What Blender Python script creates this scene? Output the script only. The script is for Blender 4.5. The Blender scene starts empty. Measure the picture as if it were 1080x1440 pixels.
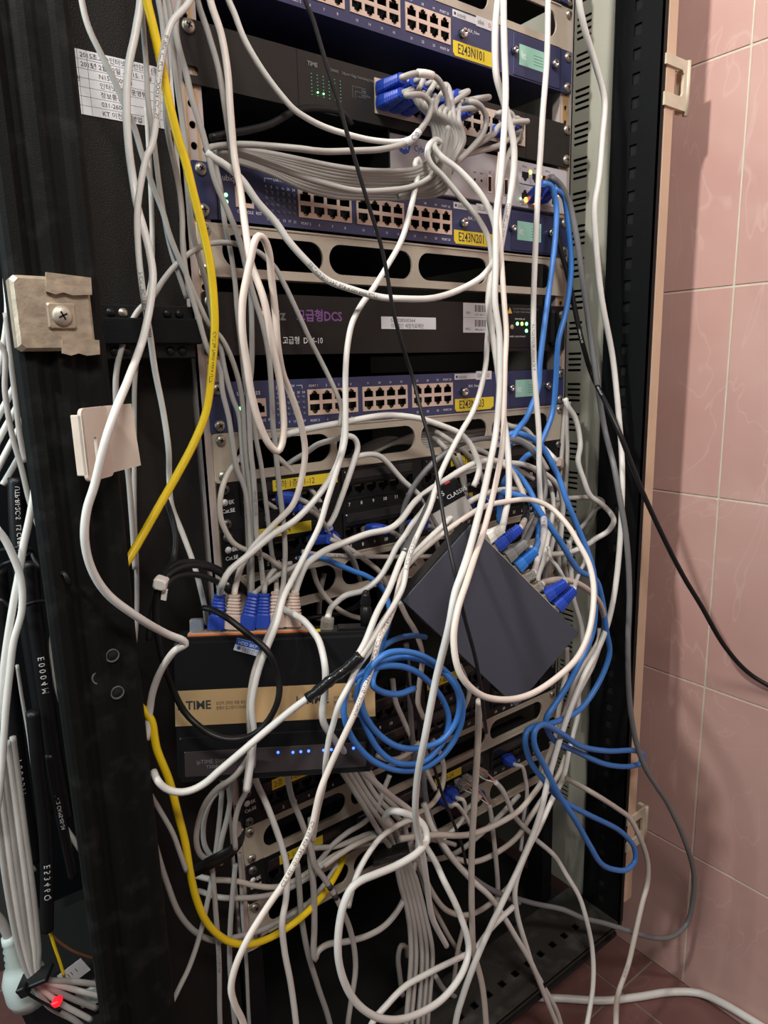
import bpy, math, random
import numpy as np
from mathutils import Vector, Matrix

# ---------------------------------------------------------------- camera, light, exposure (millimetres scaled to metres)
S = 0.001
PI = math.pi
SC = bpy.context.scene
COL = SC.collection
CAM = np.array([-494.1650, -588.0504, 17.4920]); YAW, PITCH, ROLL, FPX = 0.6462921, 0.2070633, -0.0269450, 986.424
def cam_axes():
    cy, sy = math.cos(YAW), math.sin(YAW); cp, sp = math.cos(PITCH), math.sin(PITCH); cr, sr = math.cos(ROLL), math.sin(ROLL)
    f = np.array([sy*cp, cy*cp, -sp]); rt = np.array([cy, -sy, 0.]); up = np.cross(rt, f)
    return np.array([rt*cr + up*sr, -rt*sr + up*cr, f])
AX = cam_axes()
cd = bpy.data.cameras.new('camera'); co = bpy.data.objects.new('camera', cd); COL.objects.link(co)
cd.sensor_fit = 'HORIZONTAL'; cd.sensor_width = 36; cd.lens = 36*FPX/1080; cd.clip_start = .01; cd.clip_end = 50
co.matrix_world = Matrix(((AX[0][0], AX[1][0], -AX[2][0], CAM[0]*S), (AX[0][1], AX[1][1], -AX[2][1], CAM[1]*S),
                          (AX[0][2], AX[1][2], -AX[2][2], CAM[2]*S), (0, 0, 0, 1)))
SC.camera = co
SC.view_settings.view_transform = 'Standard'; SC.view_settings.look = 'None'
SC.view_settings.exposure = 0.0; SC.view_settings.gamma = 1; SC.view_settings.use_curve_mapping = False
w = bpy.data.worlds.new('room_ambient'); SC.world = w; w.use_nodes = True
w.node_tree.nodes['Background'].inputs[0].default_value = (1.0, .96, .91, 1)
_nt = w.node_tree; _tc = _nt.nodes.new('ShaderNodeTexCoord'); _sx = _nt.nodes.new('ShaderNodeSeparateXYZ'); _mr = _nt.nodes.new('ShaderNodeMapRange')
_nt.links.new(_tc.outputs['Generated'], _sx.inputs[0]); _nt.links.new(_sx.outputs[2], _mr.inputs[0])
_mr.inputs[1].default_value = -.25; _mr.inputs[2].default_value = .45; _mr.inputs[3].default_value = .022; _mr.inputs[4].default_value = .17   # dim below, paler ceiling above
_nt.links.new(_mr.outputs[0], _nt.nodes['Background'].inputs[1])
def area(name, loc, target, size, power, color, size_y=None):
    l = bpy.data.lights.new(name, 'AREA'); l.energy = power; l.color = color; l.size = size
    if size_y: l.shape = 'RECTANGLE'; l.size_y = size_y
    o = bpy.data.objects.new(name, l); COL.objects.link(o); o.location = loc
    o.rotation_euler = (Vector(target) - Vector(loc)).to_track_quat('-Z', 'Y').to_euler()
    return o
area('wall_lamp', (-1.15, -.28, 1.05), (0.4, -.05, 1.25), .09, 29, (1.0, .96, .90), .09)
area('front_fill', (-.65, -1.35, 1.35), (.15, 0, 1.3), .6, 34, (1.0, .955, .90), .4)  # added soft fill from the front, stands in for general room light
area('corridor_daylight', (-1.5, .15, .35), (-.46, .05, -.05), .5, 11, (.72, .93, 1.0), .9)

# ---------------------------------------------------------------- helpers: a photo pixel meets a real plane of the place
def ray(u, v): return AX.T @ np.array([(u-540)/FPX, -(v-720)/FPX, 1.])
def on(u, v, ax, val):
    d = ray(u, v); return CAM + (val-CAM[ax])/d[ax]*d
def onplane(u, v, P, n):
    d = ray(u, v); return CAM + (np.dot(np.array(P)-CAM, n)/np.dot(d, n))*d
def px_per_mm(P): return FPX/np.dot(AX[2], np.array(P)-CAM)

# ---------------------------------------------------------------- materials
MATS = {}
def mat(name, col, rough=.5, metal=0., bump=0., bscale=400., var=0., vscale=60., emit=0., coat=0., trans=0., dust=0., spec=None):
    if name in MATS: return MATS[name]
    m = bpy.data.materials.new(name); m.use_nodes = True; nt = m.node_tree; b = nt.nodes['Principled BSDF']
    c = (*col, 1)
    b.inputs['Base Color'].default_value = c; b.inputs['Roughness'].default_value = rough; b.inputs['Metallic'].default_value = metal
    tc = nt.nodes.new('ShaderNodeTexCoord')
    if var or dust:
        n = nt.nodes.new('ShaderNodeTexNoise'); n.inputs['Scale'].default_value = vscale; n.inputs['Detail'].default_value = 5
        nt.links.new(tc.outputs['Object'], n.inputs['Vector'])
        r = nt.nodes.new('ShaderNodeValToRGB'); nt.links.new(n.outputs['Fac'], r.inputs[0])
        if dust:
            r.color_ramp.elements[0].position = .52; r.color_ramp.elements[1].position = .82
            r.color_ramp.elements[0].color = c; r.color_ramp.elements[1].color = (min(1, col[0]+dust), min(1, col[1]+dust), min(1, col[2]+dust), 1)
        else:
            r.color_ramp.elements[0].position = .3; r.color_ramp.elements[1].position = .7
            r.color_ramp.elements[0].color = tuple(x*(1-var) for x in col)+(1,); r.color_ramp.elements[1].color = tuple(min(1, x*(1+var)) for x in col)+(1,)
        nt.links.new(r.outputs[0], b.inputs['Base Color'])
    if bump:
        n2 = nt.nodes.new('ShaderNodeTexNoise'); n2.inputs['Scale'].default_value = bscale; n2.inputs['Detail'].default_value = 3
        nt.links.new(tc.outputs['Object'], n2.inputs['Vector'])
        bp = nt.nodes.new('ShaderNodeBump'); bp.inputs['Strength'].default_value = bump; bp.inputs['Distance'].default_value = .002
        nt.links.new(n2.outputs['Fac'], bp.inputs['Height']); nt.links.new(bp.outputs[0], b.inputs['Normal'])
    if spec is not None: b.inputs['Specular IOR Level'].default_value = spec
    if emit: b.inputs['Emission Color'].default_value = c; b.inputs['Emission Strength'].default_value = emit
    if coat: b.inputs['Coat Weight'].default_value = coat; b.inputs['Coat Roughness'].default_value = .1
    if trans: b.inputs['Transmission Weight'].default_value = trans; b.inputs['IOR'].default_value = 1.45
    MATS[name] = m; return m

def tile_material(name, col, dark, vein):
    m = bpy.data.materials.new(name); m.use_nodes = True; nt = m.node_tree; b = nt.nodes['Principled BSDF']; L = nt.links.new
    tc = nt.nodes.new('ShaderNodeTexCoord'); mp = nt.nodes.new('ShaderNodeMapping'); mp.inputs['Rotation'].default_value = (.6, .1, .2)
    L(tc.outputs['Object'], mp.inputs[0])
    n = nt.nodes.new('ShaderNodeTexNoise'); n.inputs['Scale'].default_value = 7; n.inputs['Detail'].default_value = 8; n.inputs['Distortion'].default_value = .6
    L(mp.outputs[0], n.inputs['Vector'])
    r = nt.nodes.new('ShaderNodeValToRGB'); r.color_ramp.elements[0].position = .3; r.color_ramp.elements[0].color = (*dark, 1)
    r.color_ramp.elements[1].position = .62; r.color_ramp.elements[1].color = (*col, 1); L(n.outputs['Fac'], r.inputs[0])
    n2 = nt.nodes.new('ShaderNodeTexNoise'); n2.inputs['Scale'].default_value = 4.5; n2.inputs['Detail'].default_value = 3; n2.inputs['Distortion'].default_value = 1.4
    mp2 = nt.nodes.new('ShaderNodeMapping'); mp2.inputs['Scale'].default_value = (1, 1.6, .8); mp2.inputs['Rotation'].default_value = (-.7, 0, 0)
    L(tc.outputs['Object'], mp2.inputs[0]); L(mp2.outputs[0], n2.inputs['Vector'])
    r2 = nt.nodes.new('ShaderNodeValToRGB'); e = r2.color_ramp.elements
    e[0].position = .492; e[0].color = (0, 0, 0, 1); e[1].position = .5; e[1].color = (.55, .55, .55, 1)
    x = e.new(.508); x.color = (0, 0, 0, 1); L(n2.outputs['Fac'], r2.inputs[0])
    mx = nt.nodes.new('ShaderNodeMix'); mx.data_type = 'RGBA'; L(r2.outputs[0], mx.inputs[0]); L(r.outputs[0], mx.inputs[6]); mx.inputs[7].default_value = (*vein, 1)
    L(mx.outputs[2], b.inputs['Base Color']); b.inputs['Roughness'].default_value = .33
    n3 = nt.nodes.new('ShaderNodeTexNoise'); n3.inputs['Scale'].default_value = 14; bp = nt.nodes.new('ShaderNodeBump'); bp.inputs['Strength'].default_value = .12; bp.inputs['Distance'].default_value = .004
    L(tc.outputs['Object'], n3.inputs['Vector']); L(n3.outputs['Fac'], bp.inputs['Height']); L(bp.outputs[0], b.inputs['Normal'])
    MATS[name] = m; return m

def cable_material(name, col, rough=.45, marks=False):
    m = mat(name, col, rough, bump=.25, bscale=55, var=.07, vscale=25)
    return m
M_ = lambda *a, **k: mat(*a, **k)
WHITE = cable_material('white_cable_jacket', (.72, .71, .675), .4)
GREY = cable_material('grey_and_shaded_white_jacket', (.42, .40, .375), .5)  # grey jackets, also white ones with their shade put into the colour
BEIGE = cable_material('beige_cable_jacket', (.56, .505, .45), .45)
WARM = cable_material('warm_white_cable_jacket', (.76, .68, .61), .38)
DGREY = cable_material('grey_cable_jacket', (.17, .175, .18), .45)
BLUE = cable_material('blue_cable_jacket', (.05, .21, .62), .4)
YELLOW = cable_material('yellow_cable_jacket', (.88, .62, .012), .38)
BLACKC = mat('black_cable_jacket', (.007, .007, .008), .45, bump=.1, bscale=80, spec=0.35)
INK = mat('dark_ink', (.03, .03, .035), .6)
GREYINK = mat('grey_ink', (.2, .2, .2), .6)
LETTER = mat('white_lettering', (.75, .75, .75), .5)
BLACKP = mat('black_enamel', (.006, .007, .008), .45, bump=.15, bscale=700, spec=0.15)
BLACKD = mat('dusty_black_enamel', (.006, .0065, .006), .62, bump=.12, bscale=900, dust=.014, vscale=60, spec=0.12)
BROWNP = mat('black_brown_textured_paint', (.014, .0125, .0115), .6, bump=.4, bscale=900, spec=0.15)
NAVY = mat('navy_blue_enamel', (.035, .042, .115), .38, bump=.08, bscale=600)
NAVYD = mat('darker_navy_enamel', (.028, .034, .095), .45)  # slightly darker navy for the raised uplink module plate
TAN = mat('tan_enamel', (.44, .385, .31), .4, bump=.08, bscale=400, var=.05)
TANW = mat('worn_tan_metal', (.43, .35, .26), .45, metal=.25, bump=.3, bscale=150, var=.22, vscale=120)
CREAM = mat('cream_enamel', (.62, .55, .42), .35, var=.08, vscale=80)
PLAST = mat('ivory_metal_clip', (.66, .55, .46), .45, var=.06)
SAGE = mat('grey_green_enamel', (.36, .36, .30), .5, bump=.1, bscale=300, var=.06, vscale=8)
GASKET = mat('salmon_beige_edge', (.62, .44, .31), .55, var=.06, vscale=15)
RAILM = mat('galvanised_pinkish_rail', (.62, .54, .51), .4, metal=.45, bump=.1, bscale=200)
GOLD = mat('zinc_yellow_rail', (.60, .40, .20), .42, metal=.5, var=.1)
ZINC = mat('dull_zinc_screw', (.42, .38, .32), .36, metal=.85, bump=.1, bscale=400)
CHROME = mat('polished_nickel', (.6, .58, .55), .22, metal=1.)
VOID = mat('unlit_black_cavity', (.004, .004, .004), .9)  # black colour put in for the shade inside holes, slots and recesses
PORTM = mat('copper_tinted_port_shield', (.68, .54, .45), .38, metal=.3, var=.05)
SILVER = mat('light_grey_enamel', (.50, .48, .50), .42, bump=.05)
CHARC = mat('charcoal_enamel', (.024, .022, .020), .45, bump=.15, bscale=900, spec=0.25)
DARKG = mat('graphite_enamel', (.015, .0135, .0125), .42, bump=.12, bscale=900, spec=0.25)
BOXG = mat('slate_grey_enamel', (.050, .052, .070), .5, bump=.2, bscale=1200)
BLKPL = mat('black_plastic', (.010, .010, .011), .35, spec=0.25)
PAPER = mat('white_paper', (.66, .66, .68), .8)
YTAG = mat('yellow_label_tape', (.80, .60, .03), .5)
MINT = mat('mint_sticker', (.33, .62, .50), .6)
KRAFT = mat('tan_printed_strip', (.50, .33, .16), .55, var=.06, vscale=20)
BOOTB = mat('blue_rubber_boot', (.018, .06, .42), .42)
BOOTLB = mat('sky_blue_rubber_boot', (.03, .17, .55), .42)
BOOTG = mat('grey_rubber_boot', (.24, .235, .23), .5)
BOOTN = mat('beige_rubber_boot', (.62, .48, .40), .5)
BOOTW = mat('white_moulded_boot', (.80, .77, .72), .45)
CLEARP = mat('clear_plastic_plug', (.75, .72, .66), .12, trans=.75)
PINS = mat('gold_contacts', (.7, .5, .2), .3, metal=1.)
LGREEN = mat('green_lamp', (.15, .95, .25), .3, emit=6)
LGDIM = mat('unlit_lamp', (.10, .11, .13), .3)
LBLUE = mat('blue_lamp', (.03, .09, 1.0), .3, emit=6)
LAMBER = mat('amber_lamp', (1.0, .22, .03), .3, emit=9)
LRED = mat('red_lamp', (1.0, .01, .02), .3, emit=1.3)
LYEL = mat('yellow_green_lamp', (.55, .75, .1), .3, emit=5)
SMOKE = mat('smoked_window_strip', (.055, .045, .048), .12)
PURPLE = mat('purple_print', (.20, .075, .26), .5)
GREYPR = mat('grey_print', (.20, .20, .20), .5)
REDPR = mat('red_print', (.55, .03, .03), .5)
BLUEPR = mat('blue_print', (.02, .10, .45), .5)
ORANGE = mat('orange_port_strip', (.75, .20, .06), .45)
TAPE = mat('black_vinyl_tape', (.012, .012, .012), .22, bump=.8, bscale=120)
TUBE = mat('grey_metal_sleeve', (.22, .22, .22), .28, metal=.7)
GROUT = mat('pale_grout', (.62, .60, .50), .8, bump=.3, bscale=300, var=.1, vscale=30)
GROUTF = mat('dirty_floor_grout', (.26, .22, .18), .9, bump=.3, bscale=300, var=.2, vscale=30)
TILE = tile_material('pink_glazed_tile', (.60, .385, .345), (.54, .325, .29), (.66, .47, .43))
TILEF = tile_material('brownish_pink_floor_tile', (.20, .095, .085), (.15, .07, .062), (.24, .13, .11))
DUSTM = mat('dusty_dark_steel', (.035, .032, .028), .7, bump=.4, bscale=200, dust=.06, vscale=30, spec=0.1)

# ---------------------------------------------------------------- mesh builder
RX = np.array([1., 0, 0]); RZ = np.array([0., 0, 1]); RN = np.array([0., -1, 0])
def frame(o, ex, ey):
    ex = np.array(ex, float); ey = np.array(ey, float); n = np.cross(ex, ey)
    return np.array([[ex[0], ey[0], n[0], o[0]], [ex[1], ey[1], n[1], o[1]], [ex[2], ey[2], n[2], o[2]], [0, 0, 0, 1.]])
FRONT = frame((0, 0, 0), RX, RZ)      # local x, y, z = rack right, up, towards the viewer's side
def tr(F, x, y, z=0.):
    G = F.copy(); G[:3, 3] = F[:3, 3] + F[:3, :3] @ np.array([x, y, z]); return G
def pt(F, x, y, z=0.): return F[:3, 3] + F[:3, :3] @ np.array([x, y, z])
_txt = {}
def curve_mesh(cu):
    o = bpy.data.objects.new('tmp', cu); COL.objects.link(o)
    dg = bpy.context.evaluated_depsgraph_get(); me = bpy.data.meshes.new_from_object(o.evaluated_get(dg))
    v = np.array([tuple(x.co) for x in me.vertices]).reshape(-1, 3); f = [tuple(p.vertices) for p in me.polygons]
    bpy.data.objects.remove(o); bpy.data.curves.remove(cu); bpy.data.meshes.remove(me)
    return v, f
def text_mesh(s, size, ext, align='LEFT', bold=0.):
    k = (s, size, ext, align, bold)
    if k not in _txt:
        cu = bpy.data.curves.new('t', 'FONT'); cu.body = s; cu.size = size; cu.extrude = ext; cu.align_x = align; cu.resolution_u = 2
        cu.offset = bold
        _txt[k] = curve_mesh(cu)
    return _txt[k]
class MB:
    def __init__(self): self.v = []; self.f = []; self.m = []; self.mats = []; self.n = 0; self.s = []
    def mi(self, m):
        if m not in self.mats: self.mats.append(m)
        return self.mats.index(m)
    def add(self, v, f, m, smooth=False):
        v = np.asarray(v, float); self.v.append(v); k = self.mi(m)
        for q in f: self.f.append(tuple(i+self.n for i in q)); self.m.append(k); self.s.append(smooth)
        self.n += len(v); return self
    def loc(self, v, F): v = np.asarray(v, float); return v @ F[:3, :3].T + F[:3, 3]
    def box(self, F, x0, x1, y0, y1, z0, z1, m, ch=0.):
        if ch <= 0:
            v = [(x, y, z) for z in (z0, z1) for y in (y0, y1) for x in (x0, x1)]
            f = [(0, 2, 3, 1), (4, 5, 7, 6), (0, 1, 5, 4), (2, 6, 7, 3), (0, 4, 6, 2), (1, 3, 7, 5)]
            return self.add(self.loc(v, F), f, m)
        c = ch; P = [(x0+c, y0), (x1-c, y0), (x1, y0+c), (x1, y1-c), (x1-c, y1), (x0+c, y1), (x0, y1-c), (x0, y0+c)]
        def ring(z, k):
            cx, cy = (x0+x1)/2, (y0+y1)/2
            return [(a - np.sign(a-cx)*k, b - np.sign(b-cy)*k, z) for a, b in P]
        v = ring(z0, 0) + ring(z1-c, 0) + ring(z1, c*.8); f = [tuple(range(7, -1, -1)), tuple(range(16, 24))]
        for r in (0, 8):
            for i in range(8): j = (i+1) % 8; f.append((r+i, r+j, r+8+j, r+8+i))
        return self.add(self.loc(v, F), f, m)
    def lathe(self, F, prof, m, n=20, smooth=True):       # profile of (radius, height along local z)
        v = []; f = []
        for r, z in prof:
            for i in range(n): a = 2*PI*i/n; v.append((r*math.cos(a), r*math.sin(a), z))
        for k in range(len(prof)-1):
            for i in range(n): j = (i+1) % n; f.append((k*n+i, k*n+j, (k+1)*n+j, (k+1)*n+i))
        f.append(tuple(range(n-1, -1, -1))); f.append(tuple((len(prof)-1)*n+i for i in range(n)))
        return self.add(self.loc(v, F), f, m, smooth)
    def plate(self, F, outer, holes, z0, z1, m):          # flat sheet with holes, local xy
        cu = bpy.data.curves.new('p', 'CURVE'); cu.dimensions = '2D'; cu.fill_mode = 'BOTH'; cu.extrude = (z1-z0)/2
        for poly in [outer]+holes:
            s = cu.splines.new('POLY'); s.points.add(len(poly)-1)
            for p, q in zip(s.points, poly): p.co = (q[0], q[1], 0, 1)
            s.use_cyclic_u = True
        v, f = curve_mesh(cu); v = v + np.array([0, 0, (z0+z1)/2])
        return self.add(self.loc(v, F), f, m)
    def text(self, F, x, y, s, size, m, align='LEFT', z=.05, sx=1., bold=0.):
        v, f = text_mesh(s, size, .04, align, bold)
        if len(v) == 0: return self
        v = v*np.array([sx, 1, 1]) + np.array([x, y, z]); return self.add(self.loc(v, F), f, m)
    def build(self, name, parent=None, label=None):
        v = np.concatenate(self.v)*S
        off = np.array(parent['_o']) if parent is not None else v.mean(axis=0)*0 + np.array([(v[:, 0].min()+v[:, 0].max())/2, (v[:, 1].min()+v[:, 1].max())/2, v[:, 2].min()])
        me = bpy.data.meshes.new(name); me.from_pydata([tuple(x) for x in (v-off)], [], self.f)
        for m in self.mats: me.materials.append(m)
        me.polygons.foreach_set('material_index', self.m); me.polygons.foreach_set('use_smooth', self.s); me.update()
        o = bpy.data.objects.new(name, me); COL.objects.link(o)
        if parent is not None: o.parent = parent
        else: o.location = off
        o['_o'] = tuple(float(a) for a in off)
        if label: o['label'] = label
        return o
def thing(name, label, cat, at, group=None):
    o = bpy.data.objects.new(name, None); COL.objects.link(o); o.empty_display_size = .02
    o.location = tuple(a*S for a in at); o['_o'] = tuple(float(a*S) for a in at)
    o['label'] = label; o['category'] = cat
    if group: o['group'] = group
    return o
def tag(o, label, cat, group=None):
    o['label'] = label; o['category'] = cat
    if group: o['group'] = group
    return o
def struct(o): o['kind'] = 'structure'; return o
def rect(x0, x1, y0, y1): return [(x0, y0), (x1, y0), (x1, y1), (x0, y1)]
def rrect(x0, x1, y0, y1, r, n=5):
    P = []
    for cx, cy, a0 in ((x1-r, y0+r, -PI/2), (x1-r, y1-r, 0), (x0+r, y1-r, PI/2), (x0+r, y0+r, PI)):
        for i in range(n+1): a = a0+PI/2*i/n; P.append((cx+r*math.cos(a), cy+r*math.sin(a)))
    return P
def circ(cx, cy, r, n=14): return [(cx+r*math.cos(2*PI*i/n), cy+r*math.sin(2*PI*i/n)) for i in range(n)]
def screw(parent, F, x, y, r=5.2, m=None, name='rack_screw'):
    m = m or ZINC; b = MB(); G = tr(F, x, y, 0)
    b.lathe(G, [(r, 0), (r, .8), (r*.93, 1.9), (r*.7, 2.9), (r*.3, 3.3), (.05, 3.35)], m, 20)
    a = random.uniform(-.6, .6); c, s = math.cos(a), math.sin(a)
    R = G.copy(); R[:3, 0] = G[:3, 0]*c + G[:3, 1]*s; R[:3, 1] = -G[:3, 0]*s + G[:3, 1]*c
    b.box(R, -r*.45, r*.45, -.55, .55, 2.2, 3.42, VOID); b.box(R, -.55, .55, -r*.45, r*.45, 2.2, 3.42, VOID)
    return b.build(name, parent)

# ---------------------------------------------------------------- the room: tiled wall on the right, tiled floor, dark wall behind
WX, FZ, BY = 400., -922.6, 560.
def grid_wall(name, F, x0, x1, y0, y1, ox, oy, tx, ty, mt, mg, g=2.4):
    b = MB(); b.box(F, x0, x1, y0, y1, -12, -1.2, mg)
    i0 = math.floor((x0-ox)/tx); i1 = math.ceil((x1-ox)/tx); j0 = math.floor((y0-oy)/ty); j1 = math.ceil((y1-oy)/ty)
    for i in range(i0, i1):
        for j in range(j0, j1):
            a0, a1 = max(x0, ox+i*tx+g/2), min(x1, ox+(i+1)*tx-g/2); b0, b1 = max(y0, oy+j*ty+g/2), min(y1, oy+(j+1)*ty-g/2)
            if a1-a0 > 2 and b1-b0 > 2: b.box(F, a0, a1, b0, b1, -3, 0, mt, .8)
    return struct(b.build(name))
grid_wall('wall_right', frame((WX, 0, 0), (0, -1, 0), (0, 0, 1)), -BY, 1500, FZ, 900, 132, 101, 200, 267, TILE, GROUT)
grid_wall('floor', frame((0, 0, FZ), (1, 0, 0), (0, 1, 0)), -1500, WX, -1500, BY, 313, -80, 200, 200, TILEF, GROUTF)
b = MB(); b.box(frame((0, BY, 0), RX, RZ), -1500, WX, FZ, 900, -12, 0, mat('dark_plaster', (.05, .05, .05), .9, bump=.3, bscale=100)); struct(b.build('wall_back'))

def unit_(a): return np.array(a, float)/np.linalg.norm(a)
# ---------------------------------------------------------------- the rack cabinet
cab = thing('rack_cabinet', 'open black steel network cabinet crammed with cables beside a pink tiled wall', 'server rack', (-50, 100, -800))
Z0, Z1 = -780., 560.
def lam(F): return F
# right side panel, inner face x=290, with groups of vent slots
FS = frame((290, 0, 0), (0, -1, 0), (0, 0, 1))     # local x = towards the front
holes = []
for g in range(-26, 12):
    for k in range(4):
        zc = 428 - 3 - k*7.2 + (g-0)*40
        if zc < Z0+20 or zc > Z1-20: continue
        holes.append(rrect(-31, -9, zc-1.6, zc+1.6, 1.5, 2)); 
b = MB(); b.plate(FS, rect(-500, 60, Z0, Z1), holes, -1.2, 0, SAGE); b.build('side_panel', cab, 'grey-green side panel with rows of vent slots')
# right front corner post with square slots
holes = [rect(53.5, 63.5, z-6, z+6) for z in [409-25.4*k for k in range(-5, 47)] if Z0+10 < z < Z1-10]
b = MB(); b.plate(frame((286, 0, 0), (0, -1, 0), (0, 0, 1)), rect(28, 91, Z0, Z1), holes, -1.5, 0, BLACKP)
b.box(FRONT, 286, 294, Z0, Z1, 88.5, 91, BLACKP); b.box(FRONT, 284.5, 289, Z0, Z1, 28, 30, BLACKP); b.box(FRONT, 288.5, 289.8, Z0, Z1, 30, 88, VOID)
b.build('corner_post', cab, 'black right corner post with a column of square slots')
b = MB(); b.box(FRONT, 295, 314, -752, Z1, 20, 91, GASKET, 1.5); b.box(FRONT, 291.6, 295, Z0, Z1, -480, 60, BLACKP)
b.build('side_cover_edge', cab, 'beige front edge of the right side cover')
for zc in (322.5, -640):
    b = MB(); b.plate(tr(FRONT, 0, 0, 91), [(291, zc-26), (338, zc-26), (338, zc+27), (291, zc+27), (291, zc+16), (324, zc+16), (328, zc+12), (328, zc-8), (324, zc-12), (291, zc-12)], [], -1, 2.5, CREAM)
    b.lathe(frame(pt(FRONT, 337, zc-30, 92), (1, 0, 0), (0, 1, 0)), [(3.4, 0), (3.4, 58)], CREAM, 14)
    b.box(FRONT, 334, 340, zc-26, zc+27, 80, 92, CREAM); b.build('hinge_bracket', cab, 'cream hinge bracket with a rectangular window')
# left front post: ribbed profile extruded up
prof = [(-404, 79), (-404, 84), (-402, 88), (-399, 90), (-393, 90.5), (-390, 88), (-388, 86.5), (-385, 86.5), (-383, 88), (-380, 91), (-376, 92), (-372, 91.5), (-369, 89.5), (-362, 89.5), (-358, 91), (-353, 91.5), (-350, 90), (-348, 87), (-347, 84), (-347, 40)]
v = [(x, z, y) for z in (Z0, Z1) for x, y in prof]; n = len(prof)
b = MB(); b.add(b.loc(v, FRONT), [(i, (i+1) % n, n+(i+1) % n, n+i) for i in range(n)] + [tuple(range(n-1, -1, -1)), tuple(range(n, 2*n))], BLACKD, False)
for u, v_ in ((158, 922), (139, 953), (165, 974)):
    P = on(u, v_, 1, -90.5); G = tr(FRONT, P[0], P[2], 89.6); b.lathe(tr(FRONT, P[0], P[2], 89.2), [(4.2, 0), (4.2, 1.6), (.05, 1.6)], VOID, 20)
    b.plate(G, circ(0, 0, 4.9, 20), [circ(0, .4, 4.0, 20)], .2, 1.5, mat('bare_edge', (.12, .12, .11), .5))
b.build('corner_post', cab, 'dusty black ribbed left corner post')
# filler panel behind the post, rails, back and top-left dark returns
b = MB(); b.box(FRONT, -388, -250, Z0, Z1, -12, -10, BROWNP); b.build('filler_panel', cab, 'black-brown textured filler panel beside the rail')
b = MB(); b.box(FRONT, -403, 288, Z0, Z1, -480, -478, BLACKP); b.build('back_panel', cab)
b = MB(); b.box(FRONT, -252, -250, Z0, Z1, -470, -12, BLACKP); b.build('inner_partition', cab)
for sgn in (-1, 1):
    X = lambda a: a*sgn
    ZR = -578.; hl = [circ(X(235), z, 2.9) for z in [-771 + 15.875*k for k in range(13, 82)]]
    b = MB(); b.plate(FRONT, rect(min(X(248), X(225)), max(X(248), X(225)), ZR, Z1), hl, -2.6, -.9, RAILM)
    b.plate(FRONT, rect(min(X(240), X(229)), max(X(240), X(229)), ZR, Z1), hl, -.9, -.5, GOLD)
    b.box(FRONT, min(X(246), X(248)), max(X(246), X(248)), ZR, Z1, -40, -.9, RAILM); b.box(FRONT, min(X(225), X(227)), max(X(225), X(227)), ZR, Z1, -12, -2.6, RAILM)
    b.box(FRONT, min(X(226), X(247)), max(X(226), X(247)), Z0, ZR-.1, -30, -2, BLACKP)  # lower rail end coloured black to stand for the shade it runs into
    b.build('mounting_rail', cab)
# cross bracket on the left
b = MB(); b.box(FRONT, -346, -256, 56, 68, 0, 20, BLKPL, 1); b.box(FRONT, -346, -256, 27, 40, 0, 20, BLKPL, 1); b.box(FRONT, -346, -252, 38, 58, -8, 27, BLACKP, 1.5)
for x in (-340, -322, -313, -278, -268):
    for z in (62, 33): b.lathe(tr(FRONT, x, z, 19), [(3.6, 0), (3.4, 2.4), (.1, 2.6)], ZINC if x == -313 and z == 62 else BLKPL, 12)
b.build('cross_bracket', cab, 'black cross bracket bolted between post and rail')
# left tan hinge bracket with flaps, square washer and screw
hb = MB(); G = tr(FRONT, 0, 0, 92)
hb.box(G, -403.5, -357, 31.5, 77, -12, 6, TANW, 2.5)
for x0, x1, z0, z1 in ((-384, -357, 66.5, 79), (-379, -356, 29, 40)):
    hb.plate(G, [(x0, z0+1), (x0+5, z0-.6), (x0+10, z0+.8), (x0+15, z0-.8), (x1, z0), (x1+.5, z1-2), (x0+1, z1)], [], 6, 8.5, TANW)
hb.box(G, -385, -368, 45, 61, 6, 8, TANW, 1)
hbo = hb.build('hinge_bracket', cab, 'worn tan hinge bracket with a cross-head screw')
screw(hbo, tr(G, 0, 0, 7.6), -376.5, 53, 6.2, mat('pale_zinc_screw', (.52, .46, .38), .45, metal=.5), 'screw')
# ivory bracket lower on the left post
G = frame(on(146, 580, 1, -118), RX, (0, 0, 1)); P0 = pt(G, 0, 0)
Pa = on(112, 577, 1, -118); Pb = on(149, 577, 1, -99); Pb[2] = Pa[2]; Lx = unit_(Pb-Pa); LL = float(np.linalg.norm(Pb-Pa))
b = MB(); b.plate(frame(Pb, RX, RZ), [(-1, 1), (17, 1.5), (19.5, -41), (-1, -44)], [], -1.5, .5, PLAST)
Lf = frame(Pa, Lx, RZ); b.plate(Lf, rrect(0, LL+1, -46, 1, 4), [rrect(LL*.35, LL*.35+4, -35, -18, 1.8)], -2, .5, PLAST); b.box(Lf, 0, 2.5, -42, -3, -7, .5, PLAST, .6)
b.build('clip_bracket', cab, 'ivory metal clip bracket with a slot')
# bottom frame with diamond-looking square holes
FBm = frame((0, 0, -780), RX, (0, 1, 0))
hl = [rect(x-5, x+5, -60, -50) for x in [207-25.3*k for k in range(-2, 23)]]
b = MB(); b.plate(FBm, rect(-404, 294, -90, 0), hl, -2.5, 0, DUSTM); b.box(FRONT, -404, 294, -788, -780.1, 86, 90, DUSTM)
b.box(FBm, -404, 288, -86, 480, -26, -20, VOID); b.box(FBm, -404, 288, -2, 0, -26, -2.5, VOID); b.build('bottom_frame', cab, 'dusty bottom frame with a row of square holes')  # black sheets paint in the dark interior below the holes
for x in (-360, 250):
    for y in (150, 430):
        b = MB(); b.lathe(frame((x, y, FZ), RX, (0, 1, 0)), [(26, 0), (26, 6), (8, 12), (8, 116.5)], BLKPL, 18); b.build('levelling_foot', cab)

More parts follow.
